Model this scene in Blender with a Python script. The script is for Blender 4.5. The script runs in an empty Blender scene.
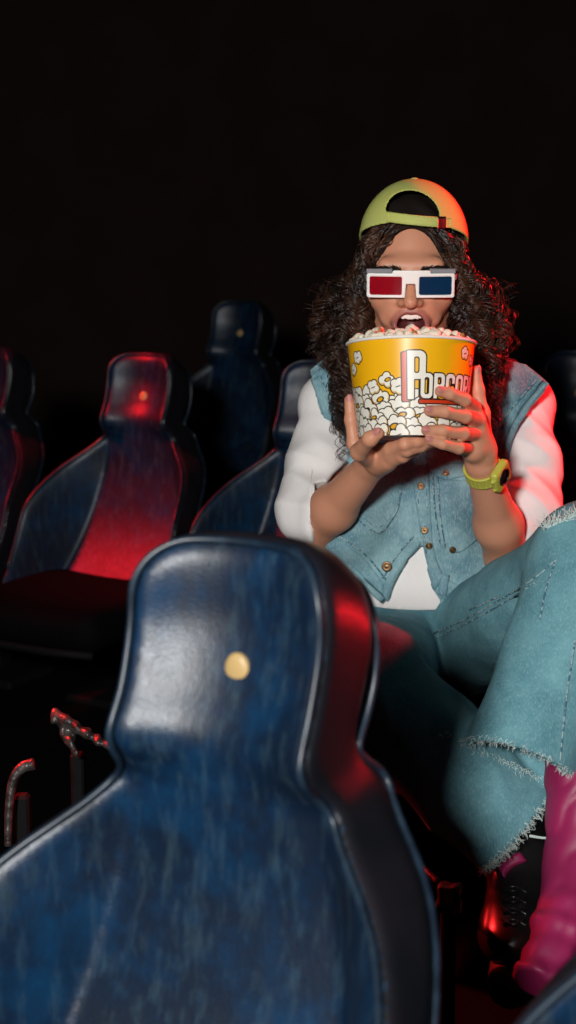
import bpy, math, random
import numpy as np
from mathutils import Vector, Matrix
from mathutils.bvhtree import BVHTree

random.seed(7)
rng = np.random.default_rng(7)
scene = bpy.context.scene
COL = scene.collection
A = np.array

# ---------------------------------------------------------------- camera geometry
FPX = 1422.0
CAM = A([0.0, 0.0, 1.165])
PITCH = math.atan(252.0 / FPX)
FWD = A([0.0, math.cos(PITCH), -math.sin(PITCH)])
UP = A([0.0, math.sin(PITCH), math.cos(PITCH)])
RIGHT = A([1.0, 0.0, 0.0])


def P(px, py, d):
    """World point measured at pixel (px, py) of the photograph, d metres deep."""
    return CAM + d * (FWD + (px - 288.0) / FPX * RIGHT - (py - 512.0) / FPX * UP)


def unit(v):
    v = A(v, dtype=float)
    return v / np.linalg.norm(v)


# ---------------------------------------------------------------- object helpers
def link(o, parent=None):
    COL.objects.link(o)
    if parent is not None:
        o.parent = parent
    return o


def mesh_obj(name, verts, faces, mat, parent=None, smooth=True, colors=None, local=False):
    """One mesh object; verts are world coordinates unless local (then the parent's)."""
    verts = np.asarray(verts, dtype=np.float32)
    if parent is not None and not local:
        verts = verts - A(world_loc(parent), dtype=np.float32)
    me = bpy.data.meshes.new(name)
    if isinstance(faces, np.ndarray) and faces.ndim == 2:
        nf, k = faces.shape
        me.vertices.add(len(verts))
        me.vertices.foreach_set('co', verts.ravel())
        me.loops.add(nf * k)
        me.loops.foreach_set('vertex_index', faces.astype(np.int32).ravel())
        me.polygons.add(nf)
        me.polygons.foreach_set('loop_start', np.arange(0, nf * k, k, dtype=np.int32))
        me.update(calc_edges=True)
        me.validate()
    else:
        me.from_pydata([tuple(v) for v in verts], [], [tuple(int(i) for i in f) for f in faces])
        me.update()
    if smooth:
        me.polygons.foreach_set('use_smooth', np.ones(len(me.polygons), dtype=bool))
    if colors is not None:
        at = me.color_attributes.new('tint', 'FLOAT_COLOR', 'POINT')
        c4 = np.ones((len(verts), 4), dtype=np.float32)
        c4[:, :3] = colors
        at.data.foreach_set('color', c4.ravel())
    if mat is not None:
        me.materials.append(mat)
    o = bpy.data.objects.new(name, me)
    return link(o, parent)


def world_loc(o):
    v = Vector((0, 0, 0))
    while o is not None:
        v = v + o.location
        o = o.parent
    return v


def empty(name, loc=(0, 0, 0), rz=0.0):
    o = bpy.data.objects.new(name, None)
    o.empty_display_size = 0.1
    o.location = loc
    o.rotation_euler = (0, 0, rz)
    return link(o)


def tag(o, label=None, cat=None, group=None, kind=None):
    if label: o['label'] = label
    if cat: o['category'] = cat
    if group: o['group'] = group
    if kind: o['kind'] = kind
    return o


def copy_tree(o, parent=None):
    c = o.copy()
    COL.objects.link(c)
    if parent is not None:
        c.parent = parent
    for ch in list(o.children):
        copy_tree(ch, c)
    return c


# ---------------------------------------------------------------- plain shapes
class MB:
    """Collects simple solids into one mesh."""
    def __init__(self):
        self.v, self.f = [], []

    def add(self, v, f):
        n = len(self.v)
        self.v += [tuple(x) for x in v]
        self.f += [tuple(i + n for i in q) for q in f]

    def box(self, c, s, R=None, bev=0.0):
        c = A(c, float); h = A(s, float) / 2
        if bev <= 0:
            pts = [A([sx * h[0], sy * h[1], sz * h[2]]) for sx in (-1, 1) for sy in (-1, 1) for sz in (-1, 1)]
            fs = [(0, 1, 3, 2), (4, 6, 7, 5), (0, 4, 5, 1), (2, 3, 7, 6), (0, 2, 6, 4), (1, 5, 7, 3)]
        else:
            b = min(bev, h.min() * 0.95)
            pts, idx = [], {}
            for sx in (-1, 1):
                for sy in (-1, 1):
                    for sz in (-1, 1):
                        for ax in range(3):
                            p = A([sx * (h[0] - b), sy * (h[1] - b), sz * (h[2] - b)])
                            p[ax] += (sx, sy, sz)[ax] * b
                            idx[(sx, sy, sz, ax)] = len(pts); pts.append(p)
            fs = []
            for ax in range(3):
                o1, o2 = (ax + 1) % 3, (ax + 2) % 3
                for s_ in (-1, 1):
                    q = []
                    for (u, w) in ((-1, -1), (1, -1), (1, 1), (-1, 1)):
                        k = [0, 0, 0]; k[ax] = s_; k[o1] = u; k[o2] = w
                        q.append(idx[(k[0], k[1], k[2], ax)])
                    fs.append(q if s_ > 0 else q[::-1])
            for ax in range(3):
                o1, o2 = (ax + 1) % 3, (ax + 2) % 3
                for u in (-1, 1):
                    for w in (-1, 1):
                        q = []
                        for (s_, a2) in ((-1, o1), (1, o1), (1, o2), (-1, o2)):
                            k = [0, 0, 0]; k[ax] = s_; k[o1] = u; k[o2] = w
                            q.append(idx[(k[0], k[1], k[2], a2)])
                        fs.append(q if u * w < 0 else q[::-1])
            for sx in (-1, 1):
                for sy in (-1, 1):
                    for sz in (-1, 1):
                        q = [idx[(sx, sy, sz, a)] for a in range(3)]
                        fs.append(q if sx * sy * sz > 0 else q[::-1])
        if R is not None:
            pts = [A(R) @ p for p in pts]
        self.add([p + c for p in pts], fs)
        return self

    def tube(self, pts, r, n=10, cap=True):
        v, f = tube_mesh([A(pts, float)], [np.broadcast_to(A(r, float), (len(pts),))], n, cap)
        self.add(v, f.tolist() if isinstance(f, np.ndarray) else f)
        return self

    def lathe(self, c, axis, prof, n=32, ref=None):
        """prof: (radius, height along axis) pairs."""
        axis = unit(axis)
        ref = A([1.0, 0, 0]) if ref is None else ref
        if abs(np.dot(ref, axis)) > .95: ref = A([0, 1.0, 0])
        e1 = unit(ref - axis * np.dot(ref, axis)); e2 = np.cross(axis, e1)
        v, f = [], []
        for (r, z) in prof:
            for i in range(n):
                a = 2 * math.pi * i / n
                v.append(A(c) + axis * z + (e1 * math.cos(a) + e2 * math.sin(a)) * max(r, 1e-5))
        for j in range(len(prof) - 1):
            for i in range(n):
                f.append((j * n + i, j * n + (i + 1) % n, (j + 1) * n + (i + 1) % n, (j + 1) * n + i))
        self.add(v, f)
        return self

    def build(self, name, mat, parent=None, smooth=False, local=False):
        return mesh_obj(name, A(self.v), self.f, mat, parent, smooth, local=local)


def tube_mesh(lines, radii, n=6, cap=False):
    V, F = [], []
    base = 0
    ang = np.arange(n) * 2 * np.pi / n
    ca, sa = np.cos(ang), np.sin(ang)
    for L, R in zip(lines, radii):
        L = np.asarray(L, float); m = len(L)
        T = np.gradient(L, axis=0)
        T /= np.linalg.norm(T, axis=1, keepdims=True) + 1e-12
        N = np.zeros_like(T)
        ref = A([0.0, 0, 1]) if abs(T[0, 2]) < .8 else A([0.0, 1, 0])
        nv = ref - T[0] * np.dot(ref, T[0])
        for i in range(m):
            nv = nv - T[i] * np.dot(nv, T[i])
            ln = np.linalg.norm(nv)
            if ln < 1e-9:
                nv = np.cross(T[i], [1.0, .3, .2]); ln = np.linalg.norm(nv)
            nv = nv / ln
            N[i] = nv
        Bn = np.cross(T, N)
        ring = L[:, None, :] + np.asarray(R)[:, None, None] * (N[:, None, :] * ca[None, :, None] + Bn[:, None, :] * sa[None, :, None])
        V.append(ring.reshape(-1, 3))
        i = np.arange(m - 1)[:, None] * n; j = np.arange(n)[None, :]; j2 = (j + 1) % n
        q = np.stack([i + j, i + j2, i + n + j2, i + n + j], -1).reshape(-1, 4) + base
        F.append(q)
        if cap:
            # close both ends with a quad fan (degenerate-free for even n)
            for s in (0, (m - 1) * n):
                ids = [base + s + k for k in range(n)]
                if s == 0: ids = ids[::-1]
                for k in range(1, n - 2, 2):
                    F.append(A([[ids[0], ids[k], ids[k + 1], ids[k + 2]]]))
        base += m * n
    return np.concatenate(V), np.concatenate(F)


def spline(pts, n=12):
    """Catmull-Rom through points (any dimension)."""
    pts = A(pts, float)
    p = np.vstack([2 * pts[0] - pts[1], pts, 2 * pts[-1] - pts[-2]])
    out = []
    for i in range(1, len(p) - 2):
        t = np.linspace(0, 1, n, endpoint=False)[:, None]
        a, b, c, d = p[i - 1], p[i], p[i + 1], p[i + 2]
        out.append(.5 * (2 * b + (c - a) * t + (2 * a - 5 * b + 4 * c - d) * t * t + (3 * b - a - 3 * c + d) * t ** 3))
    out.append(pts[-1:])
    return np.vstack(out)


# ---------------------------------------------------------------- distance-field modelling
def ell(c, r, M=None):
    c = A(c, float); r = A(r, float)
    def f(X):
        p = X - c
        if M is not None: p = p @ M
        k0 = np.sqrt(((p / r) ** 2).sum(1)); k1 = np.sqrt(((p / r ** 2) ** 2).sum(1)) + 1e-9
        return np.where(k0 < 1e-6, -r.min(), k0 * (k0 - 1) / k1)
    return f


def cone(a, b, ra, rb, sq=None):
    """Rounded tapering limb; sq = (axis, factor) flattens it along an axis."""
    a = A(a, float); b = A(b, float)
    ab = b - a; L2 = np.dot(ab, ab)
    def f(X):
        p = X - a
        t = np.clip(p @ ab / L2, 0, 1)
        q = p - t[:, None] * ab
        if sq is not None:
            ax, k = sq
            m = q @ ax
            q = q + (m * (k - 1))[:, None] * ax
        d = np.sqrt((q * q).sum(1)) - (ra + (rb - ra) * t)
        return d / (max(sq[1], 1) if sq is not None else 1)
    return f


def rbox(c, h, r, M=None):
    c = A(c, float); h = A(h, float)
    def f(X):
        p = X - c
        if M is not None: p = p @ M
        q = np.abs(p) - (h - r)
        return np.sqrt((np.maximum(q, 0) ** 2).sum(1)) + np.minimum(q.max(1), 0) - r
    return f


def plane(pt, n):
    pt = A(pt, float); n = unit(n)
    return lambda X: (X - pt) @ n


def poly2d(poly, p2):
    """Signed distance from 2-D points to a closed polygon (negative inside)."""
    poly = A(poly, float)
    d = np.full(len(p2), 1e9); s = np.ones(len(p2))
    n = len(poly); j = n - 1
    for i in range(n):
        e = poly[j] - poly[i]; w = p2 - poly[i]
        t = np.clip((w @ e) / (e @ e), 0, 1)
        b = w - t[:, None] * e
        d = np.minimum(d, (b * b).sum(1))
        c1 = p2[:, 1] >= poly[i][1]; c2 = p2[:, 1] < poly[j][1]
        c3 = e[0] * w[:, 1] > e[1] * w[:, 0]
        flip = (c1 & c2 & c3) | (~c1 & ~c2 & ~c3)
        s = np.where(flip, -s, s)
        j = i
    return s * np.sqrt(d)


def smin(a, b, k):
    if k <= 0:
        return np.minimum(a, b), (b < a).astype(float)
    h = np.clip(.5 + .5 * (a - b) / k, 0, 1)
    return a * (1 - h) + b * h - k * h * (1 - h), h


class SDF:
    def __init__(self, color=(1, 1, 1)):
        self.ops = []
        self.color = A(color, float)

    def add(self, f, k=.01, col=None): self.ops.append(('u', f, k, col)); return self
    def sub(self, f, k=.004, col=None): self.ops.append(('s', f, k, col)); return self
    def clip(self, f, k=0.0): self.ops.append(('i', f, k, None)); return self
    def disp(self, f): self.ops.append(('d', f, 0, None)); return self      # f(X) added to the distance
    def shell(self, f, k=0.0): self.ops.append(('h', f, k, None)); return self
    def paint(self, f, w, col): self.ops.append(('p', f, w, col)); return self

    def eval(self, X, ops=None, want=False):
        d = np.full(len(X), 1e3)
        c = np.tile(self.color, (len(X), 1)) if want else None
        for (t, f, k, col) in (self.ops if ops is None else ops):
            if t == 'p':
                if want:
                    h = np.clip(.5 - f(X) / k, 0, 1)[:, None]
                    c = c * (1 - h) + A(col) * h
                continue
            v = f(X)
            if t == 'u':
                d, h = smin(d, v, k)
            elif t == 's':
                m, h = smin(-d, v, k); d = -m
            elif t == 'i':
                m, _ = smin(-d, -v, k); d = -m; h = None
            elif t == 'd':
                d = d + v; h = None
            if want and h is not None and col is not None:
                h = h[:, None]; c = c * (1 - h) + A(col) * h
            elif want and h is not None and t == 'u':
                h = h[:, None]; c = c * (1 - h) + self.color * h
        return (d, c) if want else d

    def mesh(self, lo, hi, h, B=16, slack=1.6, want=False):
        lo = A(lo, float); hi = A(hi, float)
        bs = B * h
        nb = np.ceil((hi - lo) / bs).astype(int)
        hd = bs * math.sqrt(3) / 2
        gx, gy, gz = np.meshgrid(*[np.arange(n) for n in nb], indexing='ij')
        bidx = np.stack([gx.ravel(), gy.ravel(), gz.ravel()], 1)
        cen = lo + (bidx + .5) * bs
        vals = [None if t in 'd' else f(cen) for (t, f, k, c) in self.ops]
        # coarse field
        d = self.eval(cen)
        act = np.where(np.abs(d) < hd * slack + .02)[0]
        N = nb * B + 2
        g = np.arange(B + 1)
        off = np.stack(np.meshgrid(g, g, g, indexing='ij'), -1).reshape(-1, 3)
        cells_id, cells_v, cells_c = [], [], []
        edges = []
        stride = A([int(N[1]) * int(N[2]), int(N[2]), 1], dtype=np.int64)
        for a in act:
            ops = []
            for (o, v) in zip(self.ops, vals):
                if o[0] in 'us' and v[a] > hd * 1.5 + o[2] * 2 + .015:
                    continue
                ops.append(o)
            if not any(o[0] == 'u' for o in ops):
                continue
            i0 = bidx[a] * B
            X = lo + (i0 + off) * h
            D = self.eval(X, ops).reshape(B + 1, B + 1, B + 1)
            S = D < 0
            if S.all() or not S.any():
                continue
            # crossing cells
            cnt = np.zeros((B, B, B), int); acc = np.zeros((B, B, B, 3))
            for ax in range(3):
                sl0 = [slice(None)] * 3; sl1 = [slice(None)] * 3
                sl0[ax] = slice(0, B); sl1[ax] = slice(1, B + 1)
                d0 = D[tuple(sl0)]; d1 = D[tuple(sl1)]
                cr = (d0 < 0) != (d1 < 0)
                with np.errstate(divide='ignore', invalid='ignore'):
                    t = np.where(cr, d0 / (d0 - d1), 0)
                o1, o2 = [x for x in range(3) if x != ax]
                for u in (0, 1):
                    for w in (0, 1):
                        sl = [slice(None)] * 3
                        sl[o1] = slice(u, u + B); sl[o2] = slice(w, w + B)
                        c_ = cr[tuple(sl)]; t_ = t[tuple(sl)]
                        cnt += c_
                        acc[..., ax] += t_ * c_
                        acc[..., o1] += u * c_
                        acc[..., o2] += w * c_
                # edges owned by this block
                sl = [slice(0, B)] * 3
                ce = cr[tuple(sl)]
                q = np.argwhere(ce)
                if len(q):
                    flip = (d0[tuple(sl)] < 0)[tuple(q.T)]
                    edges.append((ax, q + i0, flip))
            q = np.argwhere(cnt > 0)
            n_ = cnt[tuple(q.T)][:, None]
            v = lo + (q + i0 + acc[tuple(q.T)] / n_) * h
            cells_id.append((q + i0).astype(np.int64) @ stride); cells_v.append(v)
            if want:
                cells_c.append(self.eval(v, ops + [o for o in self.ops if o[0] == 'p' and o not in ops], True)[1])
        ids = np.concatenate(cells_id); V = np.concatenate(cells_v)
        order = np.argsort(ids); ids = ids[order]; V = V[order]
        Cc = np.concatenate(cells_c)[order] if want else None
        F = []
        for ax, q, flip in edges:
            o1, o2 = (ax + 1) % 3, (ax + 2) % 3
            quad = []
            for (u, w) in ((-1, -1), (0, -1), (0, 0), (-1, 0)):
                c = q.copy(); c[:, o1] += u; c[:, o2] += w
                cid = c.astype(np.int64) @ stride
                k = np.searchsorted(ids, cid); k = np.minimum(k, len(ids) - 1)
                ok = ids[k] == cid
                quad.append(np.where(ok, k, -1))
            Q = np.stack(quad, 1)
            Q[~flip] = Q[~flip][:, ::-1]
            F.append(Q[(Q >= 0).all(1)])
        F = np.concatenate(F)
        return (V, F, Cc) if want else (V, F)


def relax(V, F, it=2, lam=.5):
    """A little Laplacian smoothing of a quad mesh."""
    n = len(V)
    e = np.concatenate([F[:, [0, 1]], F[:, [1, 2]], F[:, [2, 3]], F[:, [3, 0]]])
    for _ in range(it):
        s = np.zeros_like(V); c = np.zeros(n)
        for a in range(3):
            s[:, a] = np.bincount(e[:, 0], V[e[:, 1], a], n) + np.bincount(e[:, 1], V[e[:, 0], a], n)
        c = np.bincount(e[:, 0], minlength=n) + np.bincount(e[:, 1], minlength=n)
        V = V + lam * (s / np.maximum(c, 1)[:, None] - V)
    return V


def waves(seed, freq, n=5):
    """Smooth pseudo-random field in -1..1 from summed sines."""
    r = np.random.default_rng(seed)
    K = r.normal(size=(n, 3)); K /= np.linalg.norm(K, axis=1, keepdims=True)
    K *= freq * (0.7 + .8 * r.random((n, 1))); ph = r.random(n) * 6.28
    return lambda X: np.sin(X @ K.T + ph).mean(1) * 1.5


def biggest(V, F):
    """Keep only the largest connected piece of a quad mesh."""
    lab = np.arange(len(V))
    while True:
        m = lab[F].min(1)
        new = lab.copy()
        for k in range(4): np.minimum.at(new, F[:, k], m)
        new = new[new]
        if (new == lab).all(): break
        lab = new
    root = np.bincount(lab[F[:, 0]], minlength=len(V)).argmax()
    keep = lab == root
    idx = np.cumsum(keep) - 1
    return V[keep], idx[F[keep[F[:, 0]]]]


# ---------------------------------------------------------------- materials
def mat(name, color, rough=.6, spec=.5, metal=0.0, sss=0.0, tint=False, noise=None, bump=None, coat=0.0, sheen=0.0, trans=0.0, alpha=1.0):
    m = bpy.data.materials.new(name); m.use_nodes = True
    nt = m.node_tree; N, L = nt.nodes, nt.links
    b = N['Principled BSDF']
    b.inputs['Base Color'].default_value = (*color, 1)
    b.inputs['Roughness'].default_value = rough
    b.inputs['Specular IOR Level'].default_value = spec
    b.inputs['Metallic'].default_value = metal
    if sss:
        b.inputs['Subsurface Weight'].default_value = sss
        b.inputs['Subsurface Radius'].default_value = (.012, .004, .002)
        b.inputs['Subsurface Scale'].default_value = .5
    if coat:
        b.inputs['Coat Weight'].default_value = coat; b.inputs['Coat Roughness'].default_value = .15
    if sheen:
        b.inputs['Sheen Weight'].default_value = sheen
    if trans:
        b.inputs['Transmission Weight'].default_value = trans
    if alpha < 1:
        b.inputs['Alpha'].default_value = alpha
    tc = N.new('ShaderNodeTexCoord')
    src = None
    if tint:
        at = N.new('ShaderNodeAttribute'); at.attribute_name = 'tint'
        src = at.outputs['Color']
    if noise:
        sc_, c2, lo_, hi_ = noise
        t = N.new('ShaderNodeTexNoise'); t.inputs['Scale'].default_value = sc_; t.inputs['Detail'].default_value = 6
        L.new(tc.outputs['Object'], t.inputs['Vector'])
        rp = N.new('ShaderNodeMapRange'); rp.inputs[1].default_value = lo_; rp.inputs[2].default_value = hi_
        L.new(t.outputs['Fac'], rp.inputs[0])
        mx = N.new('ShaderNodeMix'); mx.data_type = 'RGBA'
        L.new(rp.outputs[0], mx.inputs[0])
        if src is not None: L.new(src, mx.inputs[6])
        else: mx.inputs[6].default_value = (*color, 1)
        mx.inputs[7].default_value = (*c2, 1)
        src = mx.outputs[2]
    if src is not None:
        L.new(src, b.inputs['Base Color'])
    if bump:
        sc_, st, dist = bump
        t = N.new('ShaderNodeTexNoise'); t.inputs['Scale'].default_value = sc_; t.inputs['Detail'].default_value = 4
        L.new(tc.outputs['Object'], t.inputs['Vector'])
        bp = N.new('ShaderNodeBump'); bp.inputs['Strength'].default_value = st; bp.inputs['Distance'].default_value = dist
        L.new(t.outputs['Fac'], bp.inputs['Height']); L.new(bp.outputs[0], b.inputs['Normal'])
    return m


def denim(name, light, dark, pale):
    """Washed twill: fine diagonal weave, cloudy fading and pale abrasion."""
    m = bpy.data.materials.new(name); m.use_nodes = True
    nt = m.node_tree; N, L = nt.nodes, nt.links
    b = N['Principled BSDF']; b.inputs['Roughness'].default_value = .85; b.inputs['Specular IOR Level'].default_value = .15
    tc = N.new('ShaderNodeTexCoord')
    n1 = N.new('ShaderNodeTexNoise'); n1.inputs['Scale'].default_value = 14; n1.inputs['Detail'].default_value = 8; n1.inputs['Roughness'].default_value = .65
    L.new(tc.outputs['Object'], n1.inputs['Vector'])
    r1 = N.new('ShaderNodeMapRange'); r1.inputs[1].default_value = .36; r1.inputs[2].default_value = .66
    L.new(n1.outputs['Fac'], r1.inputs[0])
    m1 = N.new('ShaderNodeMix'); m1.data_type = 'RGBA'
    L.new(r1.outputs[0], m1.inputs[0]); m1.inputs[6].default_value = (*dark, 1); m1.inputs[7].default_value = (*light, 1)
    mp = N.new('ShaderNodeMapping'); mp.inputs['Scale'].default_value = (500, 500, 140); mp.inputs['Rotation'].default_value = (.3, .4, .2)
    L.new(tc.outputs['Object'], mp.inputs['Vector'])
    n2 = N.new('ShaderNodeTexNoise'); n2.inputs['Scale'].default_value = 1.0; n2.inputs['Detail'].default_value = 3
    L.new(mp.outputs[0], n2.inputs['Vector'])
    r2 = N.new('ShaderNodeMapRange'); r2.inputs[1].default_value = .48; r2.inputs[2].default_value = .85; r2.inputs[4].default_value = .6
    L.new(n2.outputs['Fac'], r2.inputs[0])
    m2 = N.new('ShaderNodeMix'); m2.data_type = 'RGBA'
    L.new(r2.outputs[0], m2.inputs[0]); L.new(m1.outputs[2], m2.inputs[6]); m2.inputs[7].default_value = (*pale, 1)
    L.new(m2.outputs[2], b.inputs['Base Color'])
    n3 = N.new('ShaderNodeTexNoise'); n3.inputs['Scale'].default_value = 45; n3.inputs['Detail'].default_value = 6
    L.new(tc.outputs['Object'], n3.inputs['Vector'])
    bp = N.new('ShaderNodeBump'); bp.inputs['Strength'].default_value = .35; bp.inputs['Distance'].default_value = .006
    L.new(n3.outputs['Fac'], bp.inputs['Height']); L.new(bp.outputs[0], b.inputs['Normal'])
    return m


def vinyl(name):
    """Old navy leatherette: scuffed paler streaks, cracked grain, uneven gloss."""
    m = bpy.data.materials.new(name); m.use_nodes = True
    nt = m.node_tree; N, L = nt.nodes, nt.links
    b = N['Principled BSDF']
    tc = N.new('ShaderNodeTexCoord')
    n1 = N.new('ShaderNodeTexNoise'); n1.inputs['Scale'].default_value = 5.5; n1.inputs['Detail'].default_value = 9; n1.inputs['Roughness'].default_value = .7
    L.new(tc.outputs['Object'], n1.inputs['Vector'])
    cr = N.new('ShaderNodeValToRGB')
    e = cr.color_ramp.elements
    e[0].position = .36; e[0].color = (.0016, .0045, .011, 1)
    e[1].position = .72; e[1].color = (.0022, .033, .090, 1)
    x = e.new(.50); x.color = (.0012, .0085, .025, 1)
    L.new(n1.outputs['Fac'], cr.inputs[0])
    mp = N.new('ShaderNodeMapping'); mp.inputs['Scale'].default_value = (70, 70, 14); mp.inputs['Rotation'].default_value = (0, .5, 0)
    L.new(tc.outputs['Object'], mp.inputs['Vector'])
    n2 = N.new('ShaderNodeTexNoise'); n2.inputs['Scale'].default_value = 1.0; n2.inputs['Detail'].default_value = 7; n2.inputs['Roughness'].default_value = .7
    L.new(mp.outputs[0], n2.inputs['Vector'])
    r2 = N.new('ShaderNodeMapRange'); r2.inputs[1].default_value = .50; r2.inputs[2].default_value = .82; r2.inputs[4].default_value = .42
    L.new(n2.outputs['Fac'], r2.inputs[0])
    m2 = N.new('ShaderNodeMix'); m2.data_type = 'RGBA'
    L.new(r2.outputs[0], m2.inputs[0]); L.new(cr.outputs[0], m2.inputs[6]); m2.inputs[7].default_value = (.060, .115, .150, 1)
    L.new(m2.outputs[2], b.inputs['Base Color'])
    r3 = N.new('ShaderNodeMapRange'); r3.inputs[1].default_value = .3; r3.inputs[2].default_value = .7; r3.inputs[3].default_value = .50; r3.inputs[4].default_value = .34
    L.new(n1.outputs['Fac'], r3.inputs[0]); L.new(r3.outputs[0], b.inputs['Roughness'])
    b.inputs['Specular IOR Level'].default_value = .52
    v = N.new('ShaderNodeTexVoronoi'); v.inputs['Scale'].default_value = 260; v.feature = 'DISTANCE_TO_EDGE'
    L.new(tc.outputs['Object'], v.inputs['Vector'])
    ad = N.new('ShaderNodeMath'); ad.operation = 'ADD'
    sc1 = N.new('ShaderNodeMath'); sc1.operation = 'MULTIPLY'; sc1.inputs[1].default_value = .6
    L.new(v.outputs['Distance'], sc1.inputs[0]); L.new(sc1.outputs[0], ad.inputs[0]); L.new(n2.outputs['Fac'], ad.inputs[1])
    bp = N.new('ShaderNodeBump'); bp.inputs['Strength'].default_value = .22; bp.inputs['Distance'].default_value = .003
    L.new(ad.outputs[0], bp.inputs['Height']); L.new(bp.outputs[0], b.inputs['Normal'])
    return m


M = {}
M['skin'] = mat('skin', (.5, .27, .18), rough=.48, spec=.4, sss=.12, tint=True, bump=(420, .08, .001))
M['hair'] = mat('hair', (.013, .0065, .0045), rough=.38, spec=.5, noise=(22, (.085, .034, .017), .42, .72))
M['brow'] = mat('brow', (.009, .0055, .0045), rough=.75, spec=.2)
M['cap'] = mat('cap', (.50, .53, .14), rough=.8, spec=.2, noise=(9, (.52, .55, .20), .4, .75), bump=(300, .3, .001))
M['black'] = mat('black_plastic', (.008, .008, .009), rough=.4)
M['white_plastic'] = mat('white_plastic', (.80, .80, .76), rough=.4)
M['grey_plastic'] = mat('grey_plastic', (.16, .16, .18), rough=.5)
M['red_lens'] = mat('red_lens', (.30, .003, .012), rough=.12, alpha=.86, spec=.6)
M['blue_lens'] = mat('blue_lens', (.004, .030, .085), rough=.12, alpha=.86, spec=.6)
M['eye'] = mat('eye', (.7, .66, .62), rough=.15)
M['iris'] = mat('iris', (.04, .02, .01), rough=.1)
M['teeth'] = mat('teeth', (.86, .82, .74), rough=.25)
M['tongue'] = mat('tongue', (.38, .10, .11), rough=.35)
M['shirt'] = mat('white_cotton', (.80, .77, .76), rough=.9, spec=.15, bump=(90, .25, .003))
M['vest'] = denim('vest_denim', (.24, .41, .45), (.085, .20, .26), (.50, .60, .60))
M['jeans'] = denim('jeans_denim', (.155, .345, .395), (.08, .215, .265), (.31, .48, .52))
M['seam'] = mat('denim_seam', (.30, .42, .44), rough=.9, noise=(160, (.05, .13, .19), .46, .54))
M['fray'] = mat('fray', (.52, .62, .60), rough=.95)
M['brass'] = mat('brass', (.17, .10, .05), rough=.4, metal=.9)
M['lime'] = mat('lime_resin', (.45, .44, .065), rough=.38, spec=.5)
M['glassdark'] = mat('watch_glass', (.010, .012, .014), rough=.12)
M['pink'] = mat('pink_leather', (.30, .016, .090), rough=.48, spec=.4, noise=(12, (.20, .009, .055), .4, .7), bump=(60, .15, .003))
M['boot_black'] = mat('black_leather', (.012, .011, .012), rough=.28, spec=.6)
M['sole'] = mat('sole_rubber', (.012, .012, .012), rough=.6)
M['vinyl'] = vinyl('blue_vinyl')
M['vinyl_back'] = mat('black_vinyl', (.006, .007, .010), rough=.36, spec=.45, noise=(9, (.012, .010, .014), .4, .7), bump=(150, .12, .003))
M['piping'] = mat('piping', (.010, .022, .038), rough=.40, noise=(40, (.004, .010, .02), .4, .6))
M['button'] = mat('cream_button', (.40, .27, .11), rough=.45)
M['frame'] = mat('seat_metal', (.005, .005, .006), rough=.7, spec=.12)
M['worn_metal'] = mat('worn_metal', (.11, .095, .09), rough=.42, metal=.6, noise=(60, (.03, .025, .025), .4, .6), bump=(80, .5, .006))
M['seat'] = mat('seat_vinyl', (.0022, .0024, .0032), rough=.8, spec=.06)
M['wall'] = mat('dark_wall', (.030, .017, .016), rough=.95, spec=.1, noise=(3, (.036, .022, .020), .4, .6))
M['carpet'] = mat('dark_carpet', (.0028, .0024, .0026), rough=1.0, spec=.05, bump=(260, .6, .004))
M['card'] = mat('printed_card', (.9, .6, .02), rough=.34, spec=.5, tint=True)
M['rim'] = mat('white_card', (.84, .80, .74), rough=.4)
M['popcorn'] = mat('popcorn', (.80, .74, .62), rough=.8, spec=.2, tint=True, bump=(240, .3, .002))
# ================================================================ THE HALL
def slab(name, lo, hi, m):
    b = MB(); lo = A(lo, float); hi = A(hi, float)
    b.box((lo + hi) / 2, hi - lo)
    o = b.build(name, m); o['kind'] = 'structure'
    return o

slab('floor', (-4.2, -1.6, -.1), (4.2, 8.1, 0), M['carpet'])
slab('wall_back', (-4.2, 8.0, 0), (4.2, 8.1, 4.0), M['wall'])
slab('wall_left', (-4.2, -1.6, 0), (-4.1, 8.0, 4.0), M['wall'])
slab('wall_right', (4.1, -1.6, 0), (4.2, 8.0, 4.0), M['wall'])
slab('wall_front', (-4.1, -1.6, 0), (4.1, -1.5, 4.0), M['wall'])
slab('ceiling', (-4.2, -1.6, 4.0), (4.2, 8.1, 4.1), M['wall'])

# ================================================================ CHAIRS
# local frame: x across, -y is the way the chair faces, z up; origin on the floor
TOP = .93
half = [(.0, .93), (.045, .9295), (.066, .926), (.084, .915), (.096, .897), (.1015, .872), (.1015, .83), (.1010, .79), (.1025, .760),
        (.1065, .733), (.117, .709), (.142, .682), (.176, .654), (.205, .622), (.227, .582), (.240, .536), (.244, .48), (.243, .42), (.237, .35), (.230, .31)]
half = spline(half, 4)
outline = np.vstack([half, (half * [-1, 1])[::-1][:-1]])


def smooth01(t):
    t = np.clip(t, 0, 1)
    return t * t * (3 - 2 * t)


PROF = spline(A([(.30, .190), (.36, .140), (.42, .098), (.48, .066), (.54, .044), (.62, .026), (.70, .024), (.755, .027), (.80, .008), (.85, -.007), (.90, -.008), (.95, -.016)]), 14)


def back_front(x, z):
    """How far the front skin stands forward (towards -y) of the frame plane."""
    ax = np.abs(x)
    # side profile: reclined, hollow at the head, full at the neck, sweeping forward to the seat
    prof = np.interp(z, PROF[:, 0], PROF[:, 1])
    crease = np.interp(z, [.36, .74], [.165, .088])
    hw = np.interp(z, half[::-1, 1], half[::-1, 0])
    f = .185 * smooth01((.755 - z) / .24)
    wing = f * np.clip((ax - crease) / np.maximum(hw - crease, .03), 0, 1.1) ** 1.15
    dish = .042 * np.clip(ax / .1, 0, 1.0) ** 2 * smooth01((z - .70) / .06)
    return prof + wing + dish


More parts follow.
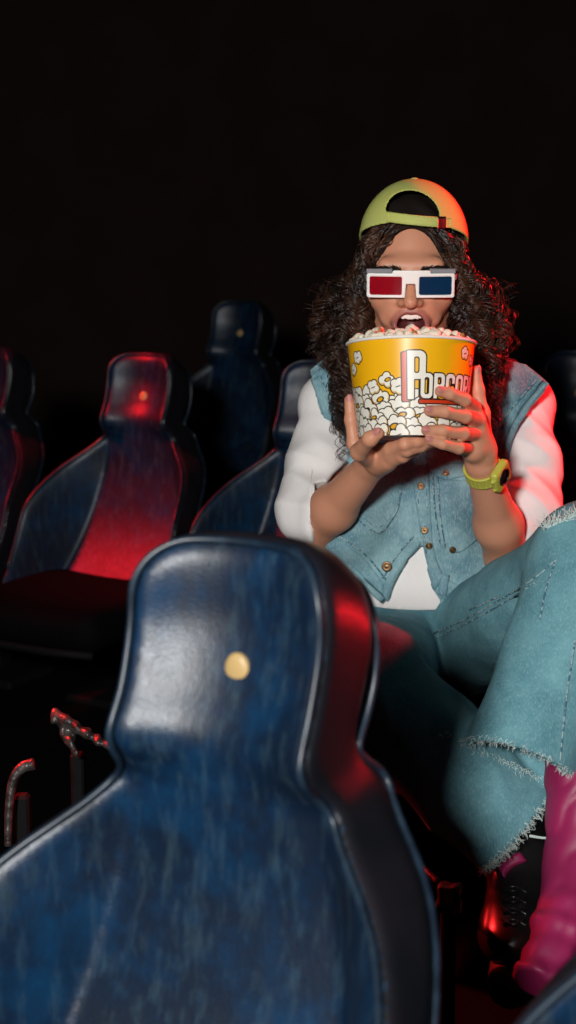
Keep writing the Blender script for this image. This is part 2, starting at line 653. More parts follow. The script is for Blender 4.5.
def drop(depth, z):
    """The crown of the head falls away towards the back."""
    return 3.6 * np.clip(depth, 0, .12) ** 2 * smooth01((z - .70) / .16)


def chair_sdf(X):
    yf = -back_front(X[:, 0], X[:, 2])
    Q = X[:, [0, 2]].copy()
    Q[:, 1] += drop(X[:, 1] - yf, X[:, 2])
    d2 = poly2d(outline, Q) * .92
    T = .056
    yc = yf + T
    dy = (np.abs(X[:, 1] - yc) - T) * .80
    r = .022
    a = d2 + r; b = dy + r
    return np.sqrt(np.maximum(a, 0) ** 2 + np.maximum(b, 0) ** 2) + np.minimum(np.maximum(a, b), 0) - r


def make_chair():
    root = empty('cinema_chair')
    s = SDF(); s.add(chair_sdf, 0)
    V, F = s.mesh((-.30, -.40, .28), (.30, .16, .96), .0058)
    V = relax(V, F, 1, .4)
    sh = mesh_obj('back_shell', V, F, M['vinyl'], root, local=True)
    # blue upholstery in front, black vinyl round the sides and the back
    sh.data.materials.append(M['vinyl_back'])
    fc = np.zeros(len(sh.data.polygons) * 3, dtype=np.float32); sh.data.polygons.foreach_get('center', fc); fc = fc.reshape(-1, 3)
    dep = fc[:, 1] + back_front(fc[:, 0], fc[:, 2])
    sh.data.polygons.foreach_set('material_index', (dep > .0125).astype(np.int32))
    # piping along the front and rear edges of the shell
    o = outline[(outline[:, 1] > .37)]
    order = np.argsort(np.arctan2(o[:, 0], o[:, 1] - .5))
    o = o[order]
    o = spline(o[::3], 3)
    n2 = np.gradient(o, axis=0); n2 = np.stack([n2[:, 1], -n2[:, 0]], 1); n2 /= np.linalg.norm(n2, axis=1, keepdims=True)
    s_ = np.sign((n2 * (o - [0, .55])).sum(1)); n2 *= s_[:, None]
    bm = MB()
    for inset, dep in ((.0065, .0035), (.0065, .1085)):
        q = o - n2 * inset
        y = -back_front(q[:, 0], q[:, 1]) + dep
        z = q[:, 1] - drop(np.full(len(q), dep), q[:, 1])
        bm.tube(np.stack([q[:, 0], y, z], 1), .0036, 8)
    bm.build('piping', M['piping'], root, True, local=True)
    # round button in the head hollow
    z = .812; y = -back_front(A([0.0]), A([z]))[0]
    b = MB(); b.lathe((0, y + .002, z), (0, -1, 0), [(.0, -.004), (.0148, -.004), (.0154, 0), (.0146, .0022), (.011, .0038), (.004, .0045), (0, .0046)], 28)
    b.v = [(v[0] * .84, v[1], z + (v[2] - z) * 1.06) for v in b.v]
    b.build('button', M['button'], root, True, local=True)
    # sprung seat
    st = SDF()
    st.add(rbox((0, -.30, .318), (.225, .235, .050), .045), 0)
    st.disp(lambda X: .012 * np.clip(1 - (X[:, 0] / .2) ** 2, 0, 1) * np.clip((X[:, 2] - .326) / .04, 0, 1))
    V, F = st.mesh((-.26, -.57, .24), (.26, -.03, .41), .009)
    se = mesh_obj('seat', V, F, M['seat'], root, local=True)
    b = MB(); b.tube([(-.215, -.515, .272), (-.10, -.533, .270), (.10, -.533, .270), (.215, -.515, .272)], .010, 10)
    b.build('seat_rail', M['frame'], se, True, local=True)
    b = MB(); b.box((0, -.02, .15), (.09, .07, .27), bev=.012); b.box((0, -.16, .260), (.10, .30, .03), bev=.008)
    b.build('pedestal', M['frame'], root, local=True)
    b = MB(); b.box((0, -.05, .012), (.34, .20, .024), bev=.006)
    b.build('base_plate', M['frame'], root, local=True)
    return root


chair0 = make_chair()
SW = math.radians(30)              # the rows stand askew to the view: seats face 30 degrees to its left


def place_chair(o, x, y, rz, z=0.0, label=None, group=None):
    o.location = (x, y, z); o.rotation_euler = (0, 0, rz)
    tag(o, label, 'chair', group)
    return o


CH = [  # x, y, turn, floor height, label
    (-.043, 1.200, -SW, 0.0, 'nearest dark blue scuffed chair with cream button filling the lower left'),
    (.402, .950, -SW, 0.0, 'dark blue chair cut off at the lower right corner beneath the pink boot'),
    (.335, 2.70, -SW * .8, 0.0, 'dark blue chair the woman with the popcorn sits on'),
    (-.375, 3.70, -SW, 0.0, 'red-lit blue chair with bright red neck, behind and left of the nearest chair'),
    (-.835, 3.97, -SW, 0.0, 'dim red chair cut off at the left edge of the picture'),
    (.080, 3.44, -SW, 0.0, 'dark blue chair partly hidden behind the white sleeve on the left'),
    (.778, 3.80, -SW * .45, 0.0, 'dark blue chair at the right edge behind the red-lit sleeve'),
    (-.165, 4.95, -SW, 0.10, 'almost black chair far back between the red-lit chair and the curly hair'),
]
for i, (x, y, rz, z, lab) in enumerate(CH):
    o = chair0 if i == 0 else copy_tree(chair0)
    place_chair(o, x, y, rz, z, lab, 'bottle shaped cinema chairs')
    if i == 2:
        for ch in o.children:
            if ch.name.startswith('seat'): ch.location.z = .044
stp = slab('floor_step', (-1.4, 4.35, 0.0), (1.6, 5.6, .10), M['carpet'])
# ================================================================ THE WOMAN
HIP0 = P(425, 640, 2.42)
woman = empty('person', (float(HIP0[0]), float(HIP0[1]), 0.0))
tag(woman, 'curly haired person in backwards yellow cap, denim vest and white tee lifting a popcorn bucket', 'person')

# ---- head frame: origin between the eyes, x across, y up, z out of the face
H0 = P(411, 275, 2.262)
cp, sp_ = math.cos(math.radians(5)), math.sin(math.radians(5))
yw = math.radians(5.0)                     # she faces the camera squarely
_hz = A([-math.sin(yw) * cp, -math.cos(yw) * cp, -sp_]); _hx = A([math.cos(yw), -math.sin(yw), 0])
HM = np.stack([_hx, np.cross(_hz, _hx), _hz], 1)


def hl(f):
    return lambda X: f((X - H0) @ HM)


def HW(*p):
    return H0 + HM @ A(p, float)


# ---- popcorn bucket frame (needed by the hands)
BC = P(411, 391, 2.05)
BA = UP.copy()                                 # its axis leans back towards her
B_H, B_RT, B_RB = .1350, .0915, .0760


def bucket_pt(px, py, off=0.0):
    """Point on the near wall of the bucket seen at a pixel, off metres outside it."""
    d0 = 2.05
    u = (px - 411) / FPX * d0; v = -(py - 391) / FPX * d0
    for _ in range(3):
        r = B_RB + (B_RT - B_RB) * (v / B_H + .5) + off
        w = math.sqrt(max(r * r - u * u, 1e-6))
        d = 2.05 - w
        u = (px - 411) / FPX * d; v = -(py - 391) / FPX * d
    return BC + RIGHT * u + UP * v - FWD * math.sqrt(max(r * r - u * u, 0))


SK = (.58, .262, .160)
LIP = (.30, .10, .085)
NAIL = (.50, .19, .17)
body = SDF(SK)
# head
body.add(hl(ell((0, .030, -.022), (.074, .090, .094))), 0)
body.add(hl(ell((0, -.032, .026), (.060, .080, .060))), .03)
for s in (-1, 1):
    body.add(hl(cone((s * .055, -.055, .0), (0, -.123, .050), .018, .017)), .022)
    body.add(hl(ell((s * .043, -.026, .054), (.024, .020, .022))), .02)
body.add(hl(ell((0, -.122, .057), (.019, .015, .015))), .02)
body.add(hl(cone((-.038, .021, .074), (.038, .021, .074), .0135, .0135)), .014)
for s in (-1, 1):
    body.sub(hl(ell((s * .032, .000, .096), (.021, .0125, .013))), .012)
    body.add(hl(ell((s * .032, .000, .066), (.0165, .0150, .0155))), .004)
    body.sub(hl(ell((s * .032, -.001, .083), (.0125, .0045, .008))), .002)
body.add(hl(cone((0, .006, .083), (0, -.028, .1015), .0070, .0098)), .010)
body.add(hl(ell((0, -.0325, .1040), (.0100, .0085, .0095))), .006)
for s in (-1, 1):
    body.add(hl(ell((s * .0118, -.0335, .0935), (.0072, .0065, .0085))), .006)
    body.sub(hl(ell((s * .0060, -.0398, .0995), (.0036, .0036, .0046))), .003)
    # fold from nostril to mouth corner, lifted cheek of an open mouth
    body.add(hl(cone((s * .026, -.032, .078), (s * .035, -.060, .066), .0085, .0100)), .016)
# lips round the open mouth
MO = (0.001, -.0675)


def mouth_ring(X):
    p = (X - H0) @ HM
    x = (p[:, 0] - MO[0]) / 1.10; y = p[:, 1] - MO[1]
    r = np.sqrt(x * x + y * y) + 1e-9
    a = np.arctan2(y, x)
    rad = .0235 - .0022 * np.abs(np.sin(a)) ** 2 - .0020 * np.exp(-((a - 1.57) / .25) ** 2)
    zc = .0895 - 9.0 * x * x - 3.5 * np.maximum(-y - .006, 0)
    th = .0042 + .0012 * np.maximum(-np.sin(a), 0)
    return np.sqrt((r - rad) ** 2 + ((p[:, 2] - zc) * .85) ** 2) - th


body.add(hl(ell((0, -.054, .076), (.029, .016, .015))), .014)
body.sub(hl(ell((MO[0], MO[1], .086), (.0235, .0215, .034))), .004, (.10, .022, .022))
body.add(mouth_ring, .0045, LIP)
for s in (-1, 1):      # ears
    body.add(hl(ell((s * .074, -.012, -.010), (.007, .028, .017))), .006)
# neck and torso
body.add(cone(HW(0, -.075, -.025), P(420, 392, 2.385), .048, .055), .03)
body.add(ell(P(428, 440, 2.41), (.152, .095, .165)), .05)
body.add(ell(P(430, 545, 2.42), (.130, .092, .150)), .06)
body.add(ell(P(424, 628, 2.43), (.150, .105, .095)), .05)
SH_R, SH_L = P(333, 405, 2.41), P(520, 405, 2.41)
body.add(cone(SH_R, P(420, 385, 2.40), .047, .055), .04)
body.add(cone(SH_L, P(425, 385, 2.40), .047, .055), .04)
# arms
EL_R, WR_R = P(311, 534, 2.318), P(374, 462, 2.125)
EL_L, WR_L = P(507, 556, 2.260), P(481, 463, 2.085)
MU_R, MU_L = EL_R + .38 * (WR_R - EL_R), EL_L + .36 * (WR_L - EL_L)
for (sh, el, mu, wr) in ((SH_R, EL_R, MU_R, WR_R), (SH_L, EL_L, MU_L, WR_L)):
    body.add(cone(sh, el, .044, .034), .02)
    body.add(cone(el, mu, .034, .0355), .015)
    body.add(cone(mu, wr, .0345, .0215), .02)


def finger(pts, radii, nail_dir=None, k=.0035):
    for i in range(len(pts) - 1):
        body.add(cone(pts[i], pts[i + 1], radii[i], radii[i + 1]), k)
    if nail_dir is not None:
        d = unit(pts[-1] - pts[-2]); n = unit(A(nail_dir) - d * np.dot(nail_dir, d)); s = np.cross(d, n)
        c = pts[-1] + n * radii[-1] * .86 + d * radii[-1] * .30
        Mx = np.stack([d, s, n], 1)
        body.add(ell(c, (radii[-1] * .92, radii[-1] * .66, .0020), Mx), .0008, NAIL)


CAMV = -FWD
# hand on the right side of the picture: fingers wrap the front of the bucket
kn = [P(474, 408, 2.030), P(478, 421, 2.035), P(476, 434, 2.040), P(469, 448, 2.045)]
body.add(cone(WR_L, P(478, 446, 2.068), .0215, .0225, (unit(RIGHT * .5 + FWD), 1.0)), .012)
for k_ in kn:
    body.add(cone(P(480, 450, 2.072), k_, .0200, .0105), .010)
body.add(cone(P(473, 450, 2.050), P(470, 432, 2.045), .017, .013), .010)
F_B = [
    ([kn[0], bucket_pt(461, 403.5, .0115), bucket_pt(445, 398.5, .0098), bucket_pt(434.5, 396.5, .0086)], [.0105, .0094, .0086, .0074]),
    ([kn[1], bucket_pt(462, 420.0, .0125), bucket_pt(440, 416.5, .0100), bucket_pt(423.5, 416.0, .0086)], [.0108, .0097, .0089, .0076]),
    ([kn[2], bucket_pt(460, 437.0, .0125), bucket_pt(438, 435.5, .0100), bucket_pt(421.0, 435.5, .0086)], [.0106, .0095, .0086, .0074]),
    ([kn[3], bucket_pt(455, 451.5, .0125), bucket_pt(438, 448.5, .0110), bucket_pt(424.0, 445.0, .0088)], [.0098, .0088, .0078, .0068]),
]
for pts, rd in F_B:
    finger(pts, rd, CAMV * 1.0 + UP * .25 - RIGHT * .25)
finger([P(483, 440, 2.075), P(481, 412, 2.078), P(477.5, 390, 2.075), P(475.5, 371, 2.070)], [.0150, .0112, .0098, .0080], RIGHT * .7 + CAMV * .7, .006)
body.add(cone(P(481, 415, 2.075), P(474, 418, 2.05), .010, .010), .012)
# hand on the left side: palm under the base, thumb in front, index up the side
body.add(cone(WR_R, P(386, 458, 2.075), .0220, .0190), .014)
bot = BC - BA * (B_H / 2)


def under(u, w, dep=.0):
    """Point under the bucket: u to the right, w towards the camera."""
    return bot + RIGHT * u - FWD * w - UP * dep


kn2 = [P(391, 449.5, 2.035), P(392, 456, 2.045), P(389, 462, 2.058)]
for k_ in kn2:
    body.add(cone(P(379, 460, 2.090), k_, .0190, .0110), .010)
F_A = [
    ([kn2[0], P(405, 444.0, 2.006), P(417, 441.5, 2.012), under(.026, .026, .0080)], [.0108, .0095, .0088, .0076]),
    ([kn2[1], P(407, 450.0, 2.014), P(421, 446.0, 2.022), under(.030, .002, .0085)], [.0108, .0095, .0088, .0076]),
    ([kn2[2], P(403, 456.5, 2.028), P(414, 451.0, 2.040), under(.022, -.016, .0085)], [.0100, .0088, .0080, .0070]),
]
for pts, rd in F_A:
    finger(pts, rd)
finger([P(372, 458, 2.080), P(359, 452, 2.035), bucket_pt(366.5, 442.5, .0105), bucket_pt(374.0, 437.5, .0086)], [.0155, .0122, .0105, .0086], CAMV + UP * .5, .006)
finger([P(372, 455, 2.085), P(354, 444, 2.080), P(351.0, 420, 2.078), P(349.5, 400, 2.078)], [.0150, .0100, .0090, .0078], CAMV, .006)

# legs (inside the jeans and boots)
HIP_L, KN_L, AN_L = P(462, 645, 2.40), P(590, 560, 1.98), P(576, 850, 1.885)
HIP_R, KN_R, AN_R = P(398, 656, 2.38), P(362, 682, 2.02), P(524, 846, 2.03)
for (h_, k_, a_) in ((HIP_L, KN_L, AN_L), (HIP_R, KN_R, AN_R)):
    body.add(cone(h_, k_, .066, .048), .03)
    body.add(cone(k_, a_, .046, .030), .02)
# flesh gives way to the seat and to the bucket it presses on
body.sub(rbox((.20, 2.50, .30), (.5, .34, .128), .02), .004)


def bucket_solid(X):
    q = X - BC
    v = q @ BA
    rad = np.sqrt(np.maximum((q * q).sum(1) - v * v, 0))
    return np.maximum((rad - (B_RB + (B_RT - B_RB) * (v / B_H + .5))) * .99, np.abs(v) - B_H / 2) - .0008


body.sub(bucket_solid, .0006)
LO = A([-.10, 1.72, .30]); HI = A([.50, 2.62, 1.40])
V, F, Cc = body.mesh(LO, HI, .0016, want=True)
V = relax(V, F, 2, .4)
skin = mesh_obj('body', V, F, M['skin'], woman, colors=Cc)

_k = ((V - H0) @ HM); _k = (_k[:, 2] > .02) & (np.abs(_k[:, 0]) < .08) & (np.abs(_k[:, 1]) < .07)
_m = np.cumsum(_k) - 1; _f = F[_k[F].all(1)]
face_bvh = BVHTree.FromPolygons([tuple(v) for v in V[_k]], [tuple(int(i) for i in q) for q in _m[_f]])

# ---- eyes, brows, teeth, tongue
for s in (-1, 1):
    b = MB()
    b.lathe(HW(s * .032, -.0005, .0665), HM[:, 2], [(math.sin(t) * .0125, -math.cos(t) * .0125) for t in np.linspace(0, math.pi, 15)], 20)
    e = b.build('eye', M['eye'], skin, True)
    b = MB(); b.lathe(HW(s * .032, -.0005, .0788), HM[:, 2], [(0, .0008), (.0035, .0006), (.0056, -.0008), (.0056, -.003)], 20)
    b.build('iris', M['iris'], skin, True)
    lines, rad = [], []
    zs = []
    for i in range(190):
        t = (i + rng.random()) / 190
        x = s * (.014 + .040 * t); y = .0135 + .0055 * math.sin(t * 2.6) + rng.normal() * .0017
        h_ = face_bvh.ray_cast(Vector(HW(x, y, .2)), Vector(-HM[:, 2]))
        if h_[0] is None: continue
        zs.append(float((A(h_[0]) - H0) @ HM[:, 2]))
        if abs(zs[-1] - np.median(zs[-9:])) > .004: continue
        a0 = A(h_[0]) + HM[:, 2] * .0006; dr = HM @ A([s * (.3 + t), .8 - 1.1 * t, .12])
        lines.append(np.linspace(a0, a0 + unit(dr) * .007, 3)); rad.append(A([.0005, .00045, .0002]))
    sp = []
    for t in np.linspace(0.02, .98, 14):
        x = s * (.014 + .040 * t); y = .0135 + .0055 * math.sin(t * 2.6)
        h_ = face_bvh.ray_cast(Vector(HW(x, y, .2)), Vector(-HM[:, 2])); sp.append(A(h_[0]))
    lines.append(A(sp)); rad.append(np.full(14, .0011))
    v1, f1 = tube_mesh(lines, rad, 4)
    mesh_obj('eyebrow', v1, f1, M['brow'], skin)
ts = SDF()
for i in range(10):
    a = (i - 4.5) * .0047
    w_ = (.0022, .0024, .0026, .0028, .0034)[min(i, 9 - i)]
    x = a * (1.0 if abs(a) < .009 else .93)
    hgt = (.0030, .0034, .0040, .0036, .0042)[min(i, 9 - i)]
    ts.add(hl(rbox((x, -.0505 - hgt * .5, .0835 - 14 * x * x), (w_ * .98, hgt + .003, .0022), .0014)), .0004)
V, F = ts.mesh(HW(0, -.06, .075) - .032, HW(0, -.06, .075) + .032, .0007)
mesh_obj('teeth', V, F, M['teeth'], skin)
tg = SDF(); tg.add(hl(ell((0, -.085, .070), (.0175, .0075, .026))), 0).disp(lambda X: .0012 * np.exp(-(((X - H0)[:, 0]) / .002) ** 2))
V, F = tg.mesh(HW(0, -.09, .07) - .04, HW(0, -.09, .07) + .04, .0014)
mesh_obj('tongue', V, F, M['tongue'], skin)
# ================================================================ POPCORN BUCKET
bucket = empty('popcorn_bucket', tuple(float(x) for x in BC - BA * B_H / 2))
tag(bucket, 'round yellow printed popcorn bucket held up in both hands', 'popcorn bucket')
LET_H = 23.0


def seg(p, a, b):
    a = A(a, float); b = A(b, float); ab = b - a
    t = np.clip(((p - a) @ ab) / (ab @ ab), 0, 1)
    return np.sqrt(((p - a - t[:, None] * ab) ** 2).sum(1))


def rrect(p, x0, x1, y0, y1, r):
    c = A([(x0 + x1) / 2, (y0 + y1) / 2]); h = A([(x1 - x0) / 2, (y1 - y0) / 2])
    q = np.abs(p - c) - (h - r)
    return np.sqrt((np.maximum(q, 0) ** 2).sum(1)) + np.minimum(q.max(1), 0) - r


def glyph(p, ch, x, y, w, h, st):
    """Signed distance of a heavy condensed capital in the box x..x+w, y..y+h (y down)."""
    mx = np.maximum
    if ch == 'O':
        return mx(rrect(p, x, x + w, y, y + h, w * .36), -rrect(p, x + st, x + w - st, y + st, y + h - st, w * .15))
    if ch == 'P':
        d = mx(rrect(p, x, x + w, y, y + h * .58, w * .34), -rrect(p, x + st, x + w - st, y + st * .9, y + h * .58 - st * .9, w * .14))
        d = np.minimum(d, rrect(p, x, x + st * 1.05, y, y + h, .6))
        return d
    if ch == 'C':
        d = mx(rrect(p, x, x + w, y, y + h, w * .36), -rrect(p, x + st, x + w - st, y + st, y + h - st, w * .15))
        return mx(d, -rrect(p, x + w * .52, x + w + 3, y + h * .38, y + h * .62, .2))
    if ch == 'R':
        d = mx(rrect(p, x, x + w, y, y + h * .56, w * .34), -rrect(p, x + st, x + w - st, y + st * .9, y + h * .56 - st * .9, w * .14))
        d = np.minimum(d, rrect(p, x, x + st * 1.05, y, y + h, .6))
        return np.minimum(d, seg(p, (x + w * .5, y + h * .5), (x + w - st * .5, y + h - st * .3)) - st * .52)
    if ch == 'N':
        d = np.minimum(rrect(p, x, x + st, y, y + h, .5), rrect(p, x + w - st, x + w, y, y + h, .5))
        return np.minimum(d, seg(p, (x + st * .4, y + st * .5), (x + w - st * .4, y + h - st * .5)) - st * .5)


def design(p):
    """Print of the wrapper; p = (unrolled px, px down)."""
    n = len(p)
    C = np.tile(A([.86, .43, .006]), (n, 1))
    ink = A([.012, .010, .008]); white = A([.80, .76, .68]); red = A([.55, .045, .012]); tan = A([.62, .42, .17]); ochre = A([.70, .34, .01])
    C[:] = A([.86, .43, .006])

    def put(mask, col): C[mask] = col

    r2 = np.random.default_rng(11)
    blobs = []
    for row, (yy, sz) in enumerate(((437, 8.6), (429, 8.0), (421, 8.2), (413, 8.0), (405, 7.8), (397, 7.2), (390, 6.6))):
        step = (18.0, 17.0, 17.0, 17.5, 18, 19.5, 24)[row]
        for u in np.arange(-200, 200, step):
            uu = u + r2.normal() * 1.8 + (row % 2) * step / 2; y2 = yy + r2.normal() * 1.4
            top = 401 - 8 * np.clip((-uu - 20) / 50, 0, 1) + 4.0 * np.clip((uu - 5) / 20, 0, 1)
            if y2 < top: continue
            blobs.append((uu, y2, sz * (1.12 + .34 * r2.random())))
    blobs = blobs[::-1]
    blobs += [(-78, 372, 6.0), (-66, 361, 6.8), (-46, 391, 7), (-30, 385, 7.2), (-18, 391, 7.6), (56, 358, 6.4), (72, 364, 5.6), (100, 372, 6.5), (125, 362, 6.5), (-105, 366, 6.5), (-130, 376, 6), (150, 378, 6)]
    SH = .0

    def blob(b):
        ux, y2, s_ = b
        m = (np.abs(p[:, 0] - ux) < s_ * 2.2) & (np.abs(p[:, 1] - y2) < s_ * 2.2)
        idx = np.where(m)[0]
        if len(idx) == 0: return
        q = p[idx]
        k = r2.integers(4, 6); a0 = r2.random() * 6.28
        d = np.full(len(q), 99.0); dw = np.full(len(q), 99.0)
        for j in range(k):
            a = a0 + j * 6.283 / k + r2.normal() * .2
            cx, cy = ux + math.cos(a) * s_ * .62, y2 + math.sin(a) * s_ * .50
            rr = s_ * (.42 + .16 * r2.random())
            d = np.minimum(d, np.hypot(q[:, 0] - cx, q[:, 1] - cy) - rr)
            dw = np.minimum(dw, np.hypot(q[:, 0] - cx + .35, q[:, 1] - cy + .9) - rr * .86)
        d = np.minimum(d, np.hypot(q[:, 0] - ux, q[:, 1] - y2) - s_ * .5)
        dw = np.minimum(dw, np.hypot(q[:, 0] - ux, q[:, 1] - y2 + .6) - s_ * .5)
        C[idx[d < 1.05]] = ink
        C[idx[d < 0]] = tan
        C[idx[(dw < 0) & (d < 0)]] = white
        if r2.random() < .42:                       # hull loop
            ox, oy = r2.normal() * s_ * .16, r2.normal() * s_ * .12
            e = np.hypot((q[:, 0] - ux - ox) / 1.7, q[:, 1] - y2 - oy + .4 * (q[:, 0] - ux) * .6)
            C[idx[(e < s_ * .30) & (d < 0)]] = ink
            C[idx[(e < s_ * .19) & (d < 0)]] = ochre
        else:
            e = seg(q, (ux - s_ * .3, y2 + s_ * .1), (ux + s_ * .25, y2 - s_ * .05))
            C[idx[(e < .5) & (d < 0)]] = ink

    for b in blobs: blob(b)
    # title
    gl = [('P', -8.5, 358.0, 17.5, 45.5, 6.0)]
    xs = [(4.5, 12.3, 'O'), (18.0, 12.0, 'P'), (31.4, 11.8, 'C'), (44.6, 12.0, 'O'), (58.0, 12.4, 'R'), (71.8, 12.4, 'N')]
    for (x, w_, ch) in xs: gl.append((ch, x, 379.0, w_, 23.5, 3.7))
    near = (np.abs(p[:, 0] - 40) < 60) & (p[:, 1] > 345) & (p[:, 1] < 415)
    idx = np.where(near)[0]; q = p[idx]
    D = np.full(len(q), 99.0); Dr = np.full(len(q), 99.0)
    for g in gl:
        d = glyph(q, g[0], *g[1:]); D = np.minimum(D, d)
        if g[0] == 'P' and g[1] < 0:
            for t in np.linspace(0, 1, 6):
                Dr = np.minimum(Dr, glyph(q + A([5.5, -1.8]) * t, *g))
            Dr = np.maximum(Dr, q[:, 0] + 5)
        else:
            for t in (.5, 1):
                Dr = np.minimum(Dr, glyph(q + A([1.2, -1.2]) * t, *g))
    bar = rrect(q, 3, 84, 404.0, 407.2, 1.2)
    Dr2 = np.minimum(Dr, bar)
    C[idx[(Dr2 < 1.2)]] = ink
    C[idx[Dr2 < 0]] = red
    C[idx[D < 1.25]] = ink
    C[idx[D < 0]] = white
    return C


def bucket_wall():
    nth, nv = 1300, 300
    th = np.linspace(-math.pi, math.pi, nth, endpoint=False)
    vv = np.linspace(-.5, .5, nv)
    T, Vv = np.meshgrid(th, vv)                          # rows: height
    r = B_RB + (B_RT - B_RB) * (Vv + .5)
    e_f = -FWD
    pos = BC + (r * np.sin(T))[..., None] * RIGHT + (r * np.cos(T))[..., None] * e_f + (Vv * B_H)[..., None] * BA
    p = np.stack([T.ravel() * 60.0, (391 - Vv.ravel() * 92.5)], 1)
    C = design(p)
    i = np.arange(nv - 1)[:, None] * nth; j = np.arange(nth)[None, :]; j2 = (j + 1) % nth
    Fq = np.stack([i + j, i + j2, i + nth + j2, i + nth + j], -1).reshape(-1, 4)
    o = mesh_obj('bucket_wall', pos.reshape(-1, 3), Fq, M['card'], bucket, colors=C)
    return o


bucket_wall()
b = MB()
tr = .0024
prof = []
for k in range(13):
    a = math.pi * 2 * k / 12
    prof.append((B_RT + .0006 + tr * math.cos(a), B_H / 2 + tr * math.sin(a)))
b.lathe(BC, BA, prof, 96)
b.build('rolled_rim', M['rim'], bucket, True)
b = MB()
b.lathe(BC, BA, [(B_RT - .0012, B_H / 2), (B_RB - .0010, -B_H / 2 + .004), (0, -B_H / 2 + .004), (0, -B_H / 2 + .001), (B_RB - .0006, -B_H / 2 + .001), (B_RB - .0003, -B_H / 2)], 80)
b.build('lining', M['rim'], bucket, True)


def popcorn_mesh(seed):
    r2 = np.random.default_rng(seed)
    s = SDF((.74, .68, .54))
    s.add(ell((0, 0, 0), (.0055, .0055, .005)), 0)
    n = 6 + seed % 3
    for i in range(n):
        d = unit(r2.normal(size=3)); c = d * (.0055 + .0025 * r2.random()); rr = .0038 + .0024 * r2.random()
        s.add(ell(c, (rr, rr * (.8 + .3 * r2.random()), rr)), .0014)
    d = unit(r2.normal(size=3))
    s.add(ell(d * .0068, (.0042, .0036, .0042)), .001, (.34, .17, .05))
    w1 = waves(seed, 700, 4)
    s.disp(lambda X: .0007 * w1(X))
    V, F, Cc = s.mesh((-.015,) * 3, (.015,) * 3, .0011, B=8, want=True)
    me_o = mesh_obj('popcorn_piece', V, F, M['popcorn'], None, colors=Cc)
    return me_o


protos = [popcorn_mesh(31 + i) for i in range(7)]
spots_ = []
r3 = np.random.default_rng(5)
top_c = BC + BA * (B_H / 2)
for ring, (rad, cnt, hh) in enumerate(((.0760, 26, -.0020), (.064, 20, .0025), (.049, 14, .0045), (.031, 9, .0055), (.012, 4, .0065),
                                      (.066, 20, -.013), (.047, 14, -.009), (.022, 6, -.004))):
    for i in range(cnt):
        a = 2 * math.pi * (i + .37 * ring) / cnt + r3.normal() * .05
        rr = rad + r3.normal() * .0012
        spots_.append(top_c + RIGHT * rr * math.sin(a) + (-FWD) * rr * math.cos(a) + BA * (hh + r3.normal() * .0013 + .002))
for i, c in enumerate(spots_):
    if i < 7: o = protos[i]
    else:
        o = protos[i % 7].copy(); COL.objects.link(o)
    o.location = tuple(float(x) for x in c)
    o.rotation_euler = tuple(float(x) for x in r3.random(3) * 6.28)
    sc = 1.02 + .30 * r3.random(); o.scale = (sc, sc, sc)
    tag(o, 'popped kernel in the heap on top of the yellow bucket', 'popcorn', 'popcorn heaped in the bucket')
# ================================================================ CLOTHES
def project(bvh, pts, off=.0012, guess=2.3):
    """Points on a garment's near side, met along the lines on which the photograph shows them."""
    out = []; last = None
    for (px, py) in pts:
        d = P(px, py, 1.0) - CAM
        loc, nrm, idx, dist = bvh.ray_cast(Vector(CAM), Vector(unit(d)))
        if loc is None:
            q = A(last[0]) + 0 if last is not None else P(px, py, guess)
            if last is not None:
                dep = np.dot(last[0] - CAM, FWD); q = P(px, py, dep)
            out.append(q); continue
        n = A(nrm)
        if np.dot(n, d) > 0: n = -n
        q = A(loc) + n * off
        last = (q, n); out.append(q)
    return A(out)


def bvh_of(V, F):
    return BVHTree.FromPolygons([tuple(v) for v in V], [tuple(int(i) for i in f) for f in F])


def stitch(name, bvh, lines, r, m, parent, off=.0010, n=10, sides=6):
    L = []
    for ln in lines:
        q = project(bvh, spline(ln, n), off)
        for _ in range(2): q[1:-1] = .5 * q[1:-1] + .25 * (q[:-2] + q[2:])
        L.append(q)
    v, f = tube_mesh(L, [np.full(len(x), r) for x in L], sides)
    return mesh_obj(name, v, f, m, parent)


